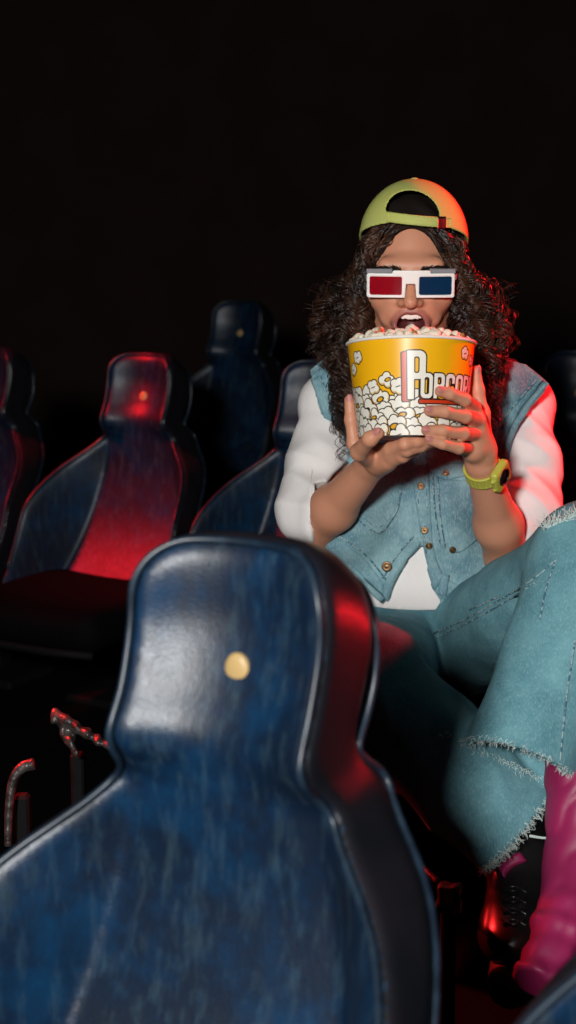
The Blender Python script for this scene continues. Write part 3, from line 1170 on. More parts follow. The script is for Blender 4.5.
def patch(name, bvh, e1, e2, m, parent, off=.004, nu=26, nv=7, sink=.006):
    """A cloth panel lying on a garment between two edge lines."""
    a = spline(e1, 12); b = spline(e2, 12)
    ia = np.linspace(0, len(a) - 1, nu); 
    aa = np.stack([np.interp(ia, np.arange(len(a)), a[:, k]) for k in (0, 1)], 1)
    ib = np.linspace(0, len(b) - 1, nu)
    bb = np.stack([np.interp(ib, np.arange(len(b)), b[:, k]) for k in (0, 1)], 1)
    rows, low = [], []
    for j in range(nv):
        t = j / (nv - 1)
        q = project(bvh, aa * (1 - t) + bb * t, 0)
        for _ in range(2): q[1:-1] = .5 * q[1:-1] + .25 * (q[:-2] + q[2:])
        rows.append(q)
    G = A(rows)                                        # nv, nu, 3
    du = np.gradient(G, axis=1); dv = np.gradient(G, axis=0)
    N = np.cross(du, dv); N /= np.linalg.norm(N, axis=2, keepdims=True) + 1e-12
    flip = np.sign((N * (CAM - G)).sum(2, keepdims=True)); N *= flip
    edge = np.ones((nv, nu, 1)); edge[0] = edge[-1] = .75; edge[:, 0] = edge[:, -1] = .75
    Tp = G + N * off * edge; Bt = G - N * sink
    V = np.concatenate([Tp.reshape(-1, 3), Bt.reshape(-1, 3)])
    F = []
    K = nv * nu
    for j in range(nv - 1):
        for i in range(nu - 1):
            q = (j * nu + i, j * nu + i + 1, (j + 1) * nu + i + 1, (j + 1) * nu + i)
            F.append(q); F.append(tuple(x + K for x in q[::-1]))
    rim = [(0, i) for i in range(nu)] + [(j, nu - 1) for j in range(1, nv)] + [(nv - 1, i) for i in range(nu - 2, -1, -1)] + [(j, 0) for j in range(nv - 2, 0, -1)]
    for k in range(len(rim)):
        a_ = rim[k][0] * nu + rim[k][1]; b_ = rim[(k + 1) % len(rim)]; b_ = b_[0] * nu + b_[1]
        F.append((a_, a_ + K, b_ + K, b_))
    return mesh_obj(name, V, A(F), m, parent)


def torso(s):
    s.add(ell(P(428, 440, 2.41), (.152, .095, .165)), 0)
    s.add(ell(P(430, 545, 2.42), (.130, .092, .150)), .06)
    s.add(ell(P(424, 628, 2.43), (.150, .105, .095)), .05)
    s.add(cone(SH_R, P(420, 385, 2.40), .047, .055), .04)
    s.add(cone(SH_L, P(425, 385, 2.40), .047, .055), .04)
    return s


arm_R = SDF().add(cone(EL_R, MU_R, .034, .0355), 0).add(cone(MU_R, WR_R, .0345, .0215), .02).add(cone(SH_R, EL_R, .044, .034), .02)
arm_L = SDF().add(cone(EL_L, MU_L, .034, .0355), 0).add(cone(MU_L, WR_L, .0345, .0215), .02).add(cone(SH_L, EL_L, .044, .034), .02)

fore_R = SDF().add(cone(EL_R, MU_R, .034, .0355), 0).add(cone(MU_R, WR_R, .0345, .0215), .02)
fore_L = SDF().add(cone(EL_L, MU_L, .034, .0355), 0).add(cone(MU_L, WR_L, .0345, .0215), .02)
# ---- white tee: trunk and two wide elbow-length sleeves
tee = torso(SDF())
w1, w2 = waves(3, 60, 6), waves(4, 26, 4)
w3 = waves(9, 34, 5); w4 = waves(10, 62, 5)
FD_R, FD_L = unit(WR_R - EL_R), unit(WR_L - EL_L)
sl_R = SDF()
sl_R.add(cone(P(334, 408, 2.40), P(317, 470, 2.36), .052, .054), 0)
sl_R.add(cone(P(317, 470, 2.355), P(314, 508, 2.315), .054, .054), .02)
sl_R.add(cone(P(312, 512, 2.308), P(326, 516, 2.276), .056, .054), .02)
sl_R.disp(lambda X: .0045 * np.sqrt(w4(X) ** 2 + .03) - .0030 * w2(X) - .0050 * (1 - 2 * np.sqrt(w3(X) ** 2 + .03)) * np.clip((1.10 - X[:, 2]) / .1, 0, 1))
CUT_R = P(321, 512, 2.28)
cutR = A([P(*q, 2.27)[[0, 2]] for q in ((366, 452), (352, 466), (334, 478), (317, 497), (312, 520), (319, 549), (420, 570), (420, 452))])
sl_R.sub(lambda X: poly2d(cutR, X[:, [0, 2]]), .014)
sl_R.sub(lambda X: np.maximum(fore_R.eval(X) - .012, -((X - CUT_R) @ RIGHT + .010)), .004)
sl_L = SDF()
sl_L.add(cone(P(521, 408, 2.40), P(527, 465, 2.345), .052, .056), 0)
sl_L.add(cone(P(527, 465, 2.345), P(524, 512, 2.300), .056, .056), .02)
sl_L.add(cone(P(524, 512, 2.300), P(516, 536, 2.275), .056, .046), .02)
sl_L.disp(lambda X: .0045 * np.sqrt(w4(X) ** 2 + .03) - .0035 * w2(X) - .0055 * (1 - 2 * np.sqrt(w3(X) ** 2 + .03)) * np.clip((1.10 - X[:, 2]) / .1, 0, 1))
CUT_L = P(516, 540, 2.26)
cutL = A([P(*q, 2.25)[[0, 2]] for q in ((430, 462), (500, 462), (503, 484), (510, 506), (518, 529), (512, 546), (504, 580), (430, 580))])
sl_L.sub(lambda X: poly2d(cutL, X[:, [0, 2]]), .012)
sl_L.sub(lambda X: np.maximum(fore_L.eval(X) - .010, (X - CUT_L) @ RIGHT - .004), .004)
tee.disp(lambda X: -.011 - .0060 * w1(X) * np.clip((.98 - X[:, 2]) / .08, 0, 1) - .007 * np.clip((.88 - X[:, 2]) / .1, 0, 1))
tee.clip(lambda X: P(430, 613, 2.30)[2] - X[:, 2] + .006 * w2(X), .004)
tee.sub(cone(P(415, 350, 2.30), P(420, 385, 2.37), .070, .062), .006)
tee.add(lambda X: sl_R.eval(X), .012).add(lambda X: sl_L.eval(X), .012)
V, F = tee.mesh((-.05, 2.10, .60), (.48, 2.62, 1.16), .0034)
V, F = biggest(V, F)
V = relax(V, F, 1, .4)
tee_o = mesh_obj('t_shirt', V, F, M['shirt'], woman)
tb = bvh_of(V, F)
stitch('sleeve_hem', tb, [[(312, 470), (309, 500), (313, 530)]], .0012, M['shirt'], tee_o, .0006)

# ---- denim vest
def xz(px, py): return P(px, py, 2.31)[[0, 2]]


VO = [(311, 377), (317, 402), (324, 424), (334, 445), (350, 466), (343, 500), (330, 530), (322, 546), (350, 571), (385, 602), (400, 608), (430, 607), (462, 603), (479, 592),
      (490, 560), (499, 500), (505, 455), (515, 424), (534, 402), (551, 383), (530, 366), (480, 352), (440, 372), (420, 378), (395, 372), (360, 352), (330, 362)]
VOPEN = [(386, 606), (391, 586), (402, 566), (418, 545), (424, 546), (427, 566), (432, 588), (440, 600), (440, 625), (384, 625)]
vo = A([xz(*p) for p in VO]); vop = A([xz(*p) for p in VOPEN])
vest = torso(SDF())
vest.add(cone(P(322, 388, 2.41), P(360, 376, 2.40), .046, .050), .03)
vest.add(cone(P(538, 388, 2.41), P(490, 374, 2.40), .044, .050), .03)
vest.add(ell(P(352, 520, 2.36), (.050, .060, .075)), .04)
wv, wv2 = waves(21, 48, 6), waves(22, 110, 6)
vest.disp(lambda X: -.0215 - .0065 * wv(X) - .0022 * wv2(X) - .008 * np.clip((.90 - X[:, 2]) / .1, 0, 1))
vest.shell(None)
vest.ops.pop()
_vest_ops = list(vest.ops)


def vest_f(X):
    d = SDF.eval(vest, X, _vest_ops)
    d = np.abs(d + .0025) - .0032
    d = np.maximum(d, poly2d(vo, X[:, [0, 2]]))
    front = X[:, 1] - P(428, 500, 2.40)[1]
    op = np.maximum(poly2d(vop, X[:, [0, 2]]), front)
    return np.maximum(d, -op)


vs = SDF().add(vest_f, 0)
V, F = vs.mesh((-.05, 2.10, .60), (.48, 2.62, 1.16), .0030)
V = relax(V, F, 2, .45)
vest_o = mesh_obj('denim_vest', V, F, M['vest'], woman)
vb = bvh_of(V, F)
# front bands, hem bands, pockets
patch('placket', vb, [(409, 440), (412, 475), (418, 515), (424, 556), (434, 590)], [(427, 440), (429, 475), (431, 515), (434, 552), (444, 578)], M['vest'], vest_o, .0042)
patch('hem_band', vb, [(330, 534), (362, 556), (384, 584)], [(324, 546), (350, 572), (383, 600)], M['vest'], vest_o, .0045)
patch('hem_band', vb, [(440, 572), (458, 584), (476, 574)], [(441, 598), (462, 601), (481, 590)], M['vest'], vest_o, .0045)
patch('edge_band', vb, [(417, 537), (400, 556), (386, 580), (382, 596)], [(421, 543), (405, 562), (393, 583), (387, 601)], M['vest'], vest_o, .0042)
patch('chest_pocket', vb, [(354, 476), (352, 500), (356, 520), (378, 533)], [(404, 476), (402, 492), (396, 514), (380, 533)], M['vest'], vest_o, .0040, nv=12)
patch('chest_pocket', vb, [(441, 480), (444, 505), (449, 540), (456, 552)], [(486, 480), (485, 505), (480, 535), (460, 552)], M['vest'], vest_o, .0040, nv=12)
patch('pocket_flap', vb, [(427, 458), (445, 462), (465, 464)], [(428, 472), (446, 480), (466, 476)], M['vest'], vest_o, .0062)
patch('armhole_band', vb, [(312, 380), (320, 404), (327, 424), (337, 444), (352, 464)], [(319, 376), (328, 400), (335, 418), (345, 436), (360, 455)], M['vest'], vest_o, .0040)
patch('armhole_band', vb, [(549, 384), (534, 401), (516, 423), (506, 452), (500, 490)], [(540, 378), (525, 394), (507, 417), (498, 450), (493, 490)], M['vest'], vest_o, .0040)
patch('waist_tab', vb, [(441, 574), (438, 594)], [(449, 575), (446, 596)], M['vest'], vest_o, .0075, nu=10, nv=5)
sm = [
    [(321, 377), (330, 402), (337, 420), (347, 439), (361, 458)], [(538, 377), (523, 394), (505, 417), (496, 450)],
    [(355, 478), (353, 500), (358, 519), (378, 532), (395, 513), (402, 490)], [(359, 480), (357, 500), (361, 516), (378, 527), (392, 510), (398, 490)],
    [(432, 460), (434, 500), (440, 545)], [(437, 470), (439, 505), (445, 548)], [(334, 532), (364, 553), (387, 580)], [(327, 543), (352, 567), (382, 595)],
    [(414, 536), (398, 554), (383, 578)], [(414, 450), (416, 478), (421, 515), (427, 553)], [(424, 450), (426, 478), (428, 515), (431, 550)],
    [(340, 447), (372, 459), (404, 464)], [(432, 466), (465, 470), (500, 462)], [(500, 430), (520, 432)], [(443, 577), (459, 588), (476, 579)]]
stitch('seam', vb, sm, .0012, M['seam'], vest_o, .0030)


def stud(px, py, r, bv, parent, off=.005, name='button'):
    c = project(bv, [(px, py)], 0)[0]; c2 = project(bv, [(px + 2, py), (px, py + 2)], 0)
    n = unit(np.cross(c2[0] - c, c2[1] - c)); n = n if np.dot(n, CAM - c) > 0 else -n
    b = MB(); b.lathe(c + n * off, n, [(r * .9, -.003), (r, 0), (r, .0012), (r * .86, .0022), (r * .6, .0014), (r * .3, .0016), (0, .0022)], 20)
    return b.build(name, M['brass'], parent, True)


for (x, y, r) in ((387, 566, .0085), (421, 487, .0060), (425, 530, .0060), (429, 545, .0055), (452, 549, .0055), (468, 582, .0060), (446, 474, .0055)):
    stud(x, y, r, vb, vest_o)

# ---- jeans
HEM_L, HEM_R = P(514, 766, 1.915), P(517, 830, 1.975)
wj, wj2 = waves(41, 22, 5), waves(42, 55, 6)
fold = lambda X: -.0050 * wj(X) - .0020 * wj2(X)
jl = SDF()
jl.add(cone(HIP_L, KN_L, .086, .078), 0)
jl.add(cone(KN_L, P(557, 690, 1.945), .076, .072), .03)
jl.add(cone(P(574, 620, 1.96), HEM_L, .074, .073), .03)
jl.add(cone(P(540, 720, 1.93), HEM_L + unit(HEM_L - KN_L) * .08, .072, .078), .02)
jl.disp(fold)
axL = unit(P(513, 775, 1.90) - P(552, 650, 1.95))
nL = unit(P(513, 763, 1.915) - P(522, 735, 1.93))
PL_c = P(514, 762, 1.915)
jl.clip(plane(PL_c, nL), .002)
jl.sub(lambda X: np.maximum(cone(P(545, 690, 1.935), PL_c + axL * .10, .052, .071)(X), -((X - PL_c) @ nL + .085)), .003)
jr = SDF()
jr.add(cone(HIP_R, KN_R, .082, .080), 0)
jr.add(cone(KN_R, HEM_R, .082, .068), .03)
jr.add(cone(P(440, 755, 2.0), HEM_R + unit(HEM_R - KN_R) * .08, .075, .068), .02)
wj3 = waves(44, 40, 5)
jr.disp(lambda X: fold(X) - .004 * (1 - 2 * np.abs(wj3(X))))
axR = unit(HEM_R - KN_R)
PR_c = P(517, 830, 1.975)
jr.clip(plane(PR_c, axR), .002)
jr.sub(lambda X: np.maximum(cone(PR_c - axR * .1, PR_c + axR * .1, .056, .064)(X), -((X - PR_c) @ axR + .085)), .003)
hp = SDF().add(ell(P(424, 632, 2.43), (.160, .115, .098)), 0).disp(fold).clip(lambda X: X[:, 2] - P(430, 604, 2.33)[2], .01)
jeans = SDF().add(lambda X: hp.eval(X), 0).add(lambda X: jr.eval(X), .025).add(lambda X: jl.eval(X), .012)
jeans.sub(rbox((.20, 2.50, .30), (.5, .34, .130), .02), .004)
V, F = jeans.mesh((-.08, 1.72, .22), (.56, 2.62, .90), .0042)
V = relax(V, F, 1, .4)
jeans_o = mesh_obj('jeans', V, F, M['jeans'], woman)
jb = bvh_of(V, F)
stitch('seam', jb, [[(432, 634), (460, 622), (500, 600), (535, 578), (556, 560)], [(436, 638), (462, 626), (502, 604), (537, 582)], [(556, 560), (546, 590), (540, 620)],
                    [(470, 610), (500, 596)], [(575, 640), (566, 700), (560, 760)]], .0013, M['seam'], jeans_o, .0006)


def fringe(name, centre, nrm, rad, count, span, parent, r=.0007, length=(.008, .022), jitter=.005, off=0.0):
    e1 = unit(np.cross(nrm, [.3, .2, 1.0])); e2 = np.cross(nrm, e1)
    L, R = [], []
    for i in range(count):
        a = span[0] + (span[1] - span[0]) * rng.random()
        rr = rad + rng.normal() * jitter * .35
        p0 = centre + (e1 * math.cos(a) + e2 * math.sin(a)) * rr - nrm * .006
        n = length[0] + (length[1] - length[0]) * rng.random()
        d = unit(nrm + rng.normal(size=3) * .55)
        t = np.linspace(0, 1, 7)[:, None]
        bend = unit(np.cross(d, rng.normal(size=3)))
        L.append(p0 + d * n * t + bend * (t * t) * n * .35 + bend * np.sin(t * 7) * .0012); R.append(np.linspace(r, r * .5, 7))
    v, f = tube_mesh(L, R, 4)
    return mesh_obj(name, v, f, M['fray'], parent)


def edge_fringe(name, Vv, ctr, nrm, parent, n, length, r=.0008, near=.25):
    """Threads hanging from the cut edge itself."""
    s = (Vv - ctr) @ nrm
    k = np.where((np.abs(s) < .0045) & (np.linalg.norm(Vv - ctr, axis=1) < near))[0]
    L, R = [], []
    for i in rng.choice(k, n):
        p0 = Vv[i]; ln = length[0] + (length[1] - length[0]) * rng.random()
        d = unit(nrm * .9 + rng.normal(size=3) * .6); bd = unit(np.cross(d, rng.normal(size=3)))
        t = np.linspace(0, 1, 7)[:, None]
        L.append(p0 - nrm * .003 + d * ln * t + bd * (t * t) * ln * .4 + bd * np.sin(t * 6) * .001); R.append(np.linspace(r, r * .5, 7))
    v, f = tube_mesh(L, R, 4)
    return mesh_obj(name, v, f, M['fray'], parent)


edge_fringe('frayed_hem', V, PL_c, nL, jeans_o, 1000, (.003, .011), r=.00055, near=.11)
edge_fringe('frayed_hem', V, PR_c, axR, jeans_o, 1300, (.004, .016), r=.0006, near=.11)
# torn threads over the raised knee
L, R = [], []
for i in range(170):
    x = 543 + 40 * rng.random(); y = 523 - (x - 543) * .42
    p0 = P(x, y + 3 + rng.normal() * 1.2, 2.0); hit = project(jb, [(x, y + 7)], 0)[0]
    d = unit(UP + rng.normal(size=3) * .6); t = np.linspace(0, 1, 6)[:, None]; bd = unit(rng.normal(size=3)); ln = .006 + .012 * rng.random()
    L.append(hit + d * ln * t + bd * t * t * ln * .4); R.append(np.linspace(.0008, .0004, 6))
v, f = tube_mesh(L, R, 4)
mesh_obj('torn_threads', v, f, M['fray'], jeans_o)
v, f = tube_mesh([spline([P(530, 836, 1.93), P(545, 838, 1.915), P(558, 836, 1.90), P(574, 838, 1.88)], 8)], [np.linspace(.0022, .0010, 25)], 6)
mesh_obj('loose_thread', v, f, M['fray'], jeans_o)

# ---- boots
wb = waves(61, 70, 5)
T_L = P(533, 984, 1.735)
AN2 = P(582, 862, 1.875)
fdir = unit(T_L - AN2)
b1 = SDF()
b1.add(cone(P(580, 740, 1.93), AN2, .047, .044), 0)
b1.add(cone(AN2, P(566, 932, 1.80), .044, .035), .02)
b1.add(cone(P(566, 928, 1.80), T_L + fdir * .02, .035, .026), .02)
lat = unit(np.cross(fdir, UP))
pl_ = unit(np.cross(fdir, CAMV))
b1.disp(lambda X: -.0016 * np.sin(((X - AN2) @ fdir) * 170 + 1.5 * wb(X)) * smooth01(((X - AN2) @ fdir - .07) / .03) - .0018 * wb(X) - .0030 * np.abs(np.sin(((X - AN2) @ pl_) * 120 + 1.2 * wb(X))))
b1.clip(plane(T_L, unit(fdir + RIGHT * -.1)), .006)
V, F = b1.mesh(P(530, 900, 1.8) - .26, P(530, 900, 1.8) + .30, .0034)
V = relax(V, F, 1, .4)
boot1 = mesh_obj('boot', V, F, M['pink'], woman); boot1['label'] = 'pink leather boot with pleated front'
down = unit(RIGHT * .75 - UP * .62 + FWD * .10)
s1 = SDF()
s1.add(cone(AN2 + down * .040 + fdir * -.01, T_L + down * .034, .024, .019), 0)
s1.disp(lambda X: -.0012 * np.sign(np.sin(((X - AN2) @ fdir) * 420)))
s1.clip(plane(T_L + fdir * .004, fdir), .004)
V, F = s1.mesh(P(560, 930, 1.8) - .2, P(560, 930, 1.8) + .2, .0034)
mesh_obj('sole', V, F, M['sole'], boot1)
T_R = P(510, 962, 1.86); AN3 = P(522, 868, 2.02)
fd3 = unit(T_R - AN3)
b2 = SDF()
b2.add(cone(P(512, 815, 2.0), AN3, .044, .042), 0)
b2.add(cone(AN3, P(514, 920, 1.925), .043, .042), .03)
b2.add(ell(P(512, 938, 1.89), (.044, .046, .036)), .03)
b2.disp(lambda X: -.0018 * wb(X))
V, F = b2.mesh(P(515, 890, 1.95) - .17, P(515, 890, 1.95) + .17, .0034)
V = relax(V, F, 1, .4)
boot2 = mesh_obj('boot', V, F, M['boot_black'], woman); boot2['label'] = 'glossy black leather boot with pink tongue'
bb2 = bvh_of(V, F)
patch('tongue_tab', bb2, [(500, 868), (506, 858), (520, 852)], [(504, 878), (512, 868), (526, 862)], M['pink'], boot2, .008, nu=12, nv=6)
lc = []
for k in range(4):
    y = 886 + k * 11
    lc += [[(502, y), (513, y + 6), (525, y + 1)], [(503, y + 6), (513, y + 1), (526, y + 7)]]
stitch('laces', bb2, lc, .0022, M['boot_black'], boot2, .0015)
s2 = SDF()
s2.add(cone(AN3 - UP * .048 + FWD * .02, T_R - UP * .030, .026, .030), 0)
V, F = s2.mesh(P(515, 930, 1.95) - .2, P(515, 930, 1.95) + .2, .004)
mesh_obj('sole', V, F, M['sole'], boot2)
# ================================================================ CAP
cc = A([.003, .052, -.022]); cr_ = A([.0862, .0945, .1090])


def cap_f(X):
    p = (X - H0) @ HM
    q = p - cc
    k0 = np.sqrt(((q / cr_) ** 2).sum(1)); k1 = np.sqrt(((q / cr_ ** 2) ** 2).sum(1)) + 1e-9
    d = k0 * (k0 - 1) / k1
    d = d - .0012 * np.cos(6 * np.arctan2(q[:, 0], q[:, 2])) * np.clip(1 - (q[:, 1] / .1) ** 2, 0, 1)
    d = np.abs(d) - .0019
    cut = (.0520 + .36 * (p[:, 2] + .022) - .05 * p[:, 0]) - p[:, 1]
    d = np.maximum(d, cut)
    xx = p[:, 0] - .001; base = .0985 - .10 * p[:, 0]
    e = np.sqrt((xx / .041) ** 2 + ((p[:, 1] - base) / .034) ** 2)
    hole = np.maximum(np.maximum((e - 1) * .034, base - p[:, 1]), .02 - p[:, 2])
    return np.maximum(d, -hole)


s = SDF().add(cap_f, 0)
V, F = s.mesh(H0 + A([-.11, -.14, -.03]), H0 + A([.11, .15, .18]), .0017)
V = relax(V, F, 1, .4)
cap = mesh_obj('cap', V, F, M['cap'], woman)


def dome(x, y, off=0.0):
    """Point on the front of the cap's crown (head frame x, y)."""
    a = 1 - ((x - cc[0]) / cr_[0]) ** 2 - ((y - cc[1]) / cr_[1]) ** 2
    return HW(x, y, cc[2] + cr_[2] * math.sqrt(max(a, .0)) + off)


def strip(name, ys, xs, off, th, m, parent):
    G = []
    for x in xs:
        y0, y1 = ys(x)
        G.append([dome(x, y0 + (y1 - y0) * t, off) for t in np.linspace(0, 1, 5)])
    G = A(G); n = len(xs); V, F = [], []
    z = HM[:, 2]
    V = np.concatenate([G.reshape(-1, 3), (G - z * th).reshape(-1, 3)]); K = n * 5
    for i in range(n - 1):
        for j in range(4):
            q = (i * 5 + j, (i + 1) * 5 + j, (i + 1) * 5 + j + 1, i * 5 + j + 1)
            F.append(q); F.append(tuple(k + K for k in q[::-1]))
    rim = [i * 5 for i in range(n)] + [(n - 1) * 5 + j for j in range(1, 5)] + [i * 5 + 4 for i in range(n - 2, -1, -1)] + [j for j in range(3, 0, -1)]
    for a, b_ in zip(rim, rim[1:] + rim[:1]): F.append((a, b_, b_ + K, a + K))
    return mesh_obj(name, V, A(F), m, parent)


strip('strap', lambda x: (.0835 - .10 * x, .0975 - .10 * x), np.linspace(-.038, .060, 30), .0030, .003, M['cap'], cap)
strip('buckle', lambda x: (.0815 - .10 * x, .0995 - .10 * x), np.linspace(.040, .052, 8), .0052, .004, M['black'], cap)
b = MB(); b.lathe(H0 + HM @ (cc + A([0, cr_[1], 0])), HM[:, 1], [(.007, -.002), (.0072, .001), (.004, .0035), (0, .004)], 18); b.build('top_button', M['cap'], cap, True)
# visor, pointing backwards
s = SDF()


def visor(X):
    p = (X - H0) @ HM
    y0 = .034 - 2.2 * p[:, 0] ** 2 + .05 * (p[:, 2] + .12)
    d = np.maximum(np.abs(p[:, 1] - y0) - .0022, np.sqrt((p[:, 0] / .080) ** 2 + ((p[:, 2] + .105) / .088) ** 2) * .08 - .08)
    k = np.sqrt(((p - cc) / cr_ ** 1).__pow__(2).sum(1)) - 1
    return np.maximum(d, -k * .08)


s.add(visor, 0)
V, F = s.mesh(HW(0, .03, -.13) - .12, HW(0, .03, -.13) + .12, .0028)
mesh_obj('visor', V, F, M['cap'], cap)

# ================================================================ HAIR
hv = SDF()
hv.add(hl(ell((0, .030, -.024), (.0795, .0965, .1010))), 0)
for sx in (-1, 1):
    hv.add(hl(cone((sx * .058, .01, -.025), (sx * .095, -.11, -.020), .030, .040)), .03)
    hv.add(hl(cone((sx * .095, -.11, -.015), (sx * .095, -.20, -.008), .038, .022)), .03)
hv.add(hl(cone((0, -.02, -.075), (0, -.18, -.085), .07, .06)), .03)
wh = waves(81, 150, 6)
hv.disp(lambda X: -.003 * wh(X))
# keep the face clear
hv.sub(hl(ell((0, -.045, .085), (.062, .127, .085))), .006)
hv.sub(hl(ell((0, -.02, .02), (.0655, .072, .07))), .004)
V, F = hv.mesh(H0 + A([-.20, -.16, -.28]), H0 + A([.20, .20, .14]), .0036)
hair = mesh_obj('hair', V, F, M['brow'], woman)

lines, rads = [], []
r4 = np.random.default_rng(99)


def lock(pts, amp, pitch, strands, thick, spread, n=60):
    c = spline(pts, 18)
    seg_ = np.concatenate([[0], np.cumsum(np.linalg.norm(np.diff(c, axis=0), axis=1))])
    t = np.linspace(0, seg_[-1], n)
    c = np.stack([np.interp(t, seg_, c[:, k]) for k in range(3)], 1)
    T = np.gradient(c, axis=0); T /= np.linalg.norm(T, axis=1, keepdims=True)
    N = np.cross(T, [.2, .3, 1.0]); N /= np.linalg.norm(N, axis=1, keepdims=True); B_ = np.cross(T, N)
    ph0 = r4.random() * 6.28; hand = 1 if r4.random() < .5 else -1
    g = np.clip(t / t[-1] * 2.2, 0, 1) ** .8
    for k in range(strands):
        ph = ph0 + r4.normal() * .30
        am = amp * (.75 + .5 * r4.random())
        ang = hand * 2 * np.pi * t / pitch * (1 + .03 * r4.normal()) + ph
        off = r4.normal(size=3) * spread
        L = c + (N * np.cos(ang)[:, None] + B_ * np.sin(ang)[:, None]) * (am * g)[:, None] + off * g[:, None]
        lines.append((H0 + L @ HM.T)); rads.append(np.clip(thick * (1.05 - .65 * (t / t[-1]) ** 3), .00025, 1))


for sx in (-1, 1):
    for i in range(250):
        u = r4.random()                              # 0 front .. 1 back
        w_ = r4.random()                             # 0 inner .. 1 outer
        z0 = .068 - .135 * u
        x0 = sx * (.036 + .042 * min(1, u * 2.2))
        y0 = .080 - .040 * u
        xm = sx * (.066 + .018 * w_ + .004 * r4.normal()); ym = .000 + .016 * r4.normal(); zm = z0 * .75 + .008 * r4.normal()
        xe = sx * (.076 + .070 * w_ + .009 * r4.normal()); ye = -.105 - .185 * r4.random() ** .9
        if w_ > .7: ye = min(ye + .04, -.09)
        ze = .020 + .045 * (1 - u) - .075 * u + .012 * r4.normal()
        if ye < -.15: xe = sx * (abs(xe) * (.86 if sx > 0 else .72) + .008)
        if u < .35:
            xm = sx * (.0665 + .018 * w_); zm = .036 + .026 * r4.random()
        q0 = (x0, y0, z0)
        q1 = (sx * (abs(x0) + (abs(xm) - abs(x0)) * .75), y0 - (y0 - ym) * .42, z0 * .95)
        xq = sx * (abs(xm) + (abs(xe) - abs(xm)) * .72 + .006); yq = ym + (ye - ym) * .5
        lock([q0, q1, (xm, ym, zm), (xq, yq, (zm + ze) / 2 + .006), (xe, ye, ze)], .0085 + .0045 * r4.random(), .036 + .018 * r4.random(), 7, .00105, .0009, 76)
    for i in range(34):                              # long locks falling in front of the shoulders
        w_ = r4.random()
        xm = sx * (.070 + .018 * w_); zm = .030 + .02 * r4.random()
        xe = sx * (.068 + (.058 if sx > 0 else .028) * w_); ye = -.20 - .10 * r4.random()
        lock([(sx * .050, .060, .045), (sx * .068, .030, .042), (xm, -.01, zm), (sx * (abs(xe) + .018), -.10, zm), (xe, ye, .018 + .02 * r4.random())], .0085 + .004 * r4.random(), .036 + .016 * r4.random(), 7, .00105, .0009, 80)
    for i in range(46):                              # hairline strands swept from the parting
        t_ = r4.random()
        def on(x, y, o=.0015):
            q = 1 - (x / .0795) ** 2 - ((y - .030) / .0965) ** 2
            return (x, y, -.024 + .101 * math.sqrt(max(q, .02)) + o)
        x0 = sx * (.003 + .040 * t_); y0 = .092 - .008 * t_
        x1 = sx * (.028 + .034 * t_); y1 = .070 + .006 * r4.normal()
        x2 = sx * (.058 + .008 * t_); y2 = .030 + .008 * r4.normal()
        lock([on(x0, y0), on(x1, y1), on(x2, y2), (sx * (.066 + .008 * r4.random()), -.015, .040), (sx * (.068 + .018 * r4.random()), -.06 - .04 * r4.random(), .034)], .0050 + .003 * r4.random(), .036, 6, .0009, .0008, 60)
    for i in range(80):                              # flyaways
        w_ = .7 + .5 * r4.random(); u = r4.random()
        xe = sx * (.085 + .070 * w_); ye = -.02 - .11 * r4.random()
        lock([(sx * .070, .05, .02 - .08 * u), (sx * (.075 + .02 * w_), .0, .01 - .06 * u), (xe, ye, .02 - .08 * u)], .008, .036, 1, .00045, .003, 50)
v, f = tube_mesh(lines, rads, 3)
mesh_obj('curls', v, f, M['hair'], hair)

# ================================================================ 3-D GLASSES
ZG = .1045
s = SDF()


def gl_front(X):
    p = (X - H0) @ HM
    q = p[:, :2]
    x = p[:, 0]
    def rr(x0, x1, y0, y1, r): return rrect(q, x0, x1, y0, y1, r)
    d = rr(-.0670, .0665, -.0245, .0125, .003)
    d = np.minimum(d, rr(-.028, .030, .006, .0170, .003))
    d = np.maximum(d, -rr(-.0625, -.0135, -.0200, .0075, .0025))
    d = np.maximum(d, -rr(.0130, .0620, -.0200, .0075, .0025))
    tri = np.maximum(np.abs(x) - (.0068 + .10 * np.clip(-p[:, 1] - .004, 0, 1)), p[:, 1] + .0035)
    d = np.maximum(d, -tri)
    zc = ZG - 1.6 * x * x
    dz = np.abs(p[:, 2] - zc) - .0016
    a = d + .0008; b_ = dz + .0008
    return np.sqrt(np.maximum(a, 0) ** 2 + np.maximum(b_, 0) ** 2) + np.minimum(np.maximum(a, b_), 0) - .0008


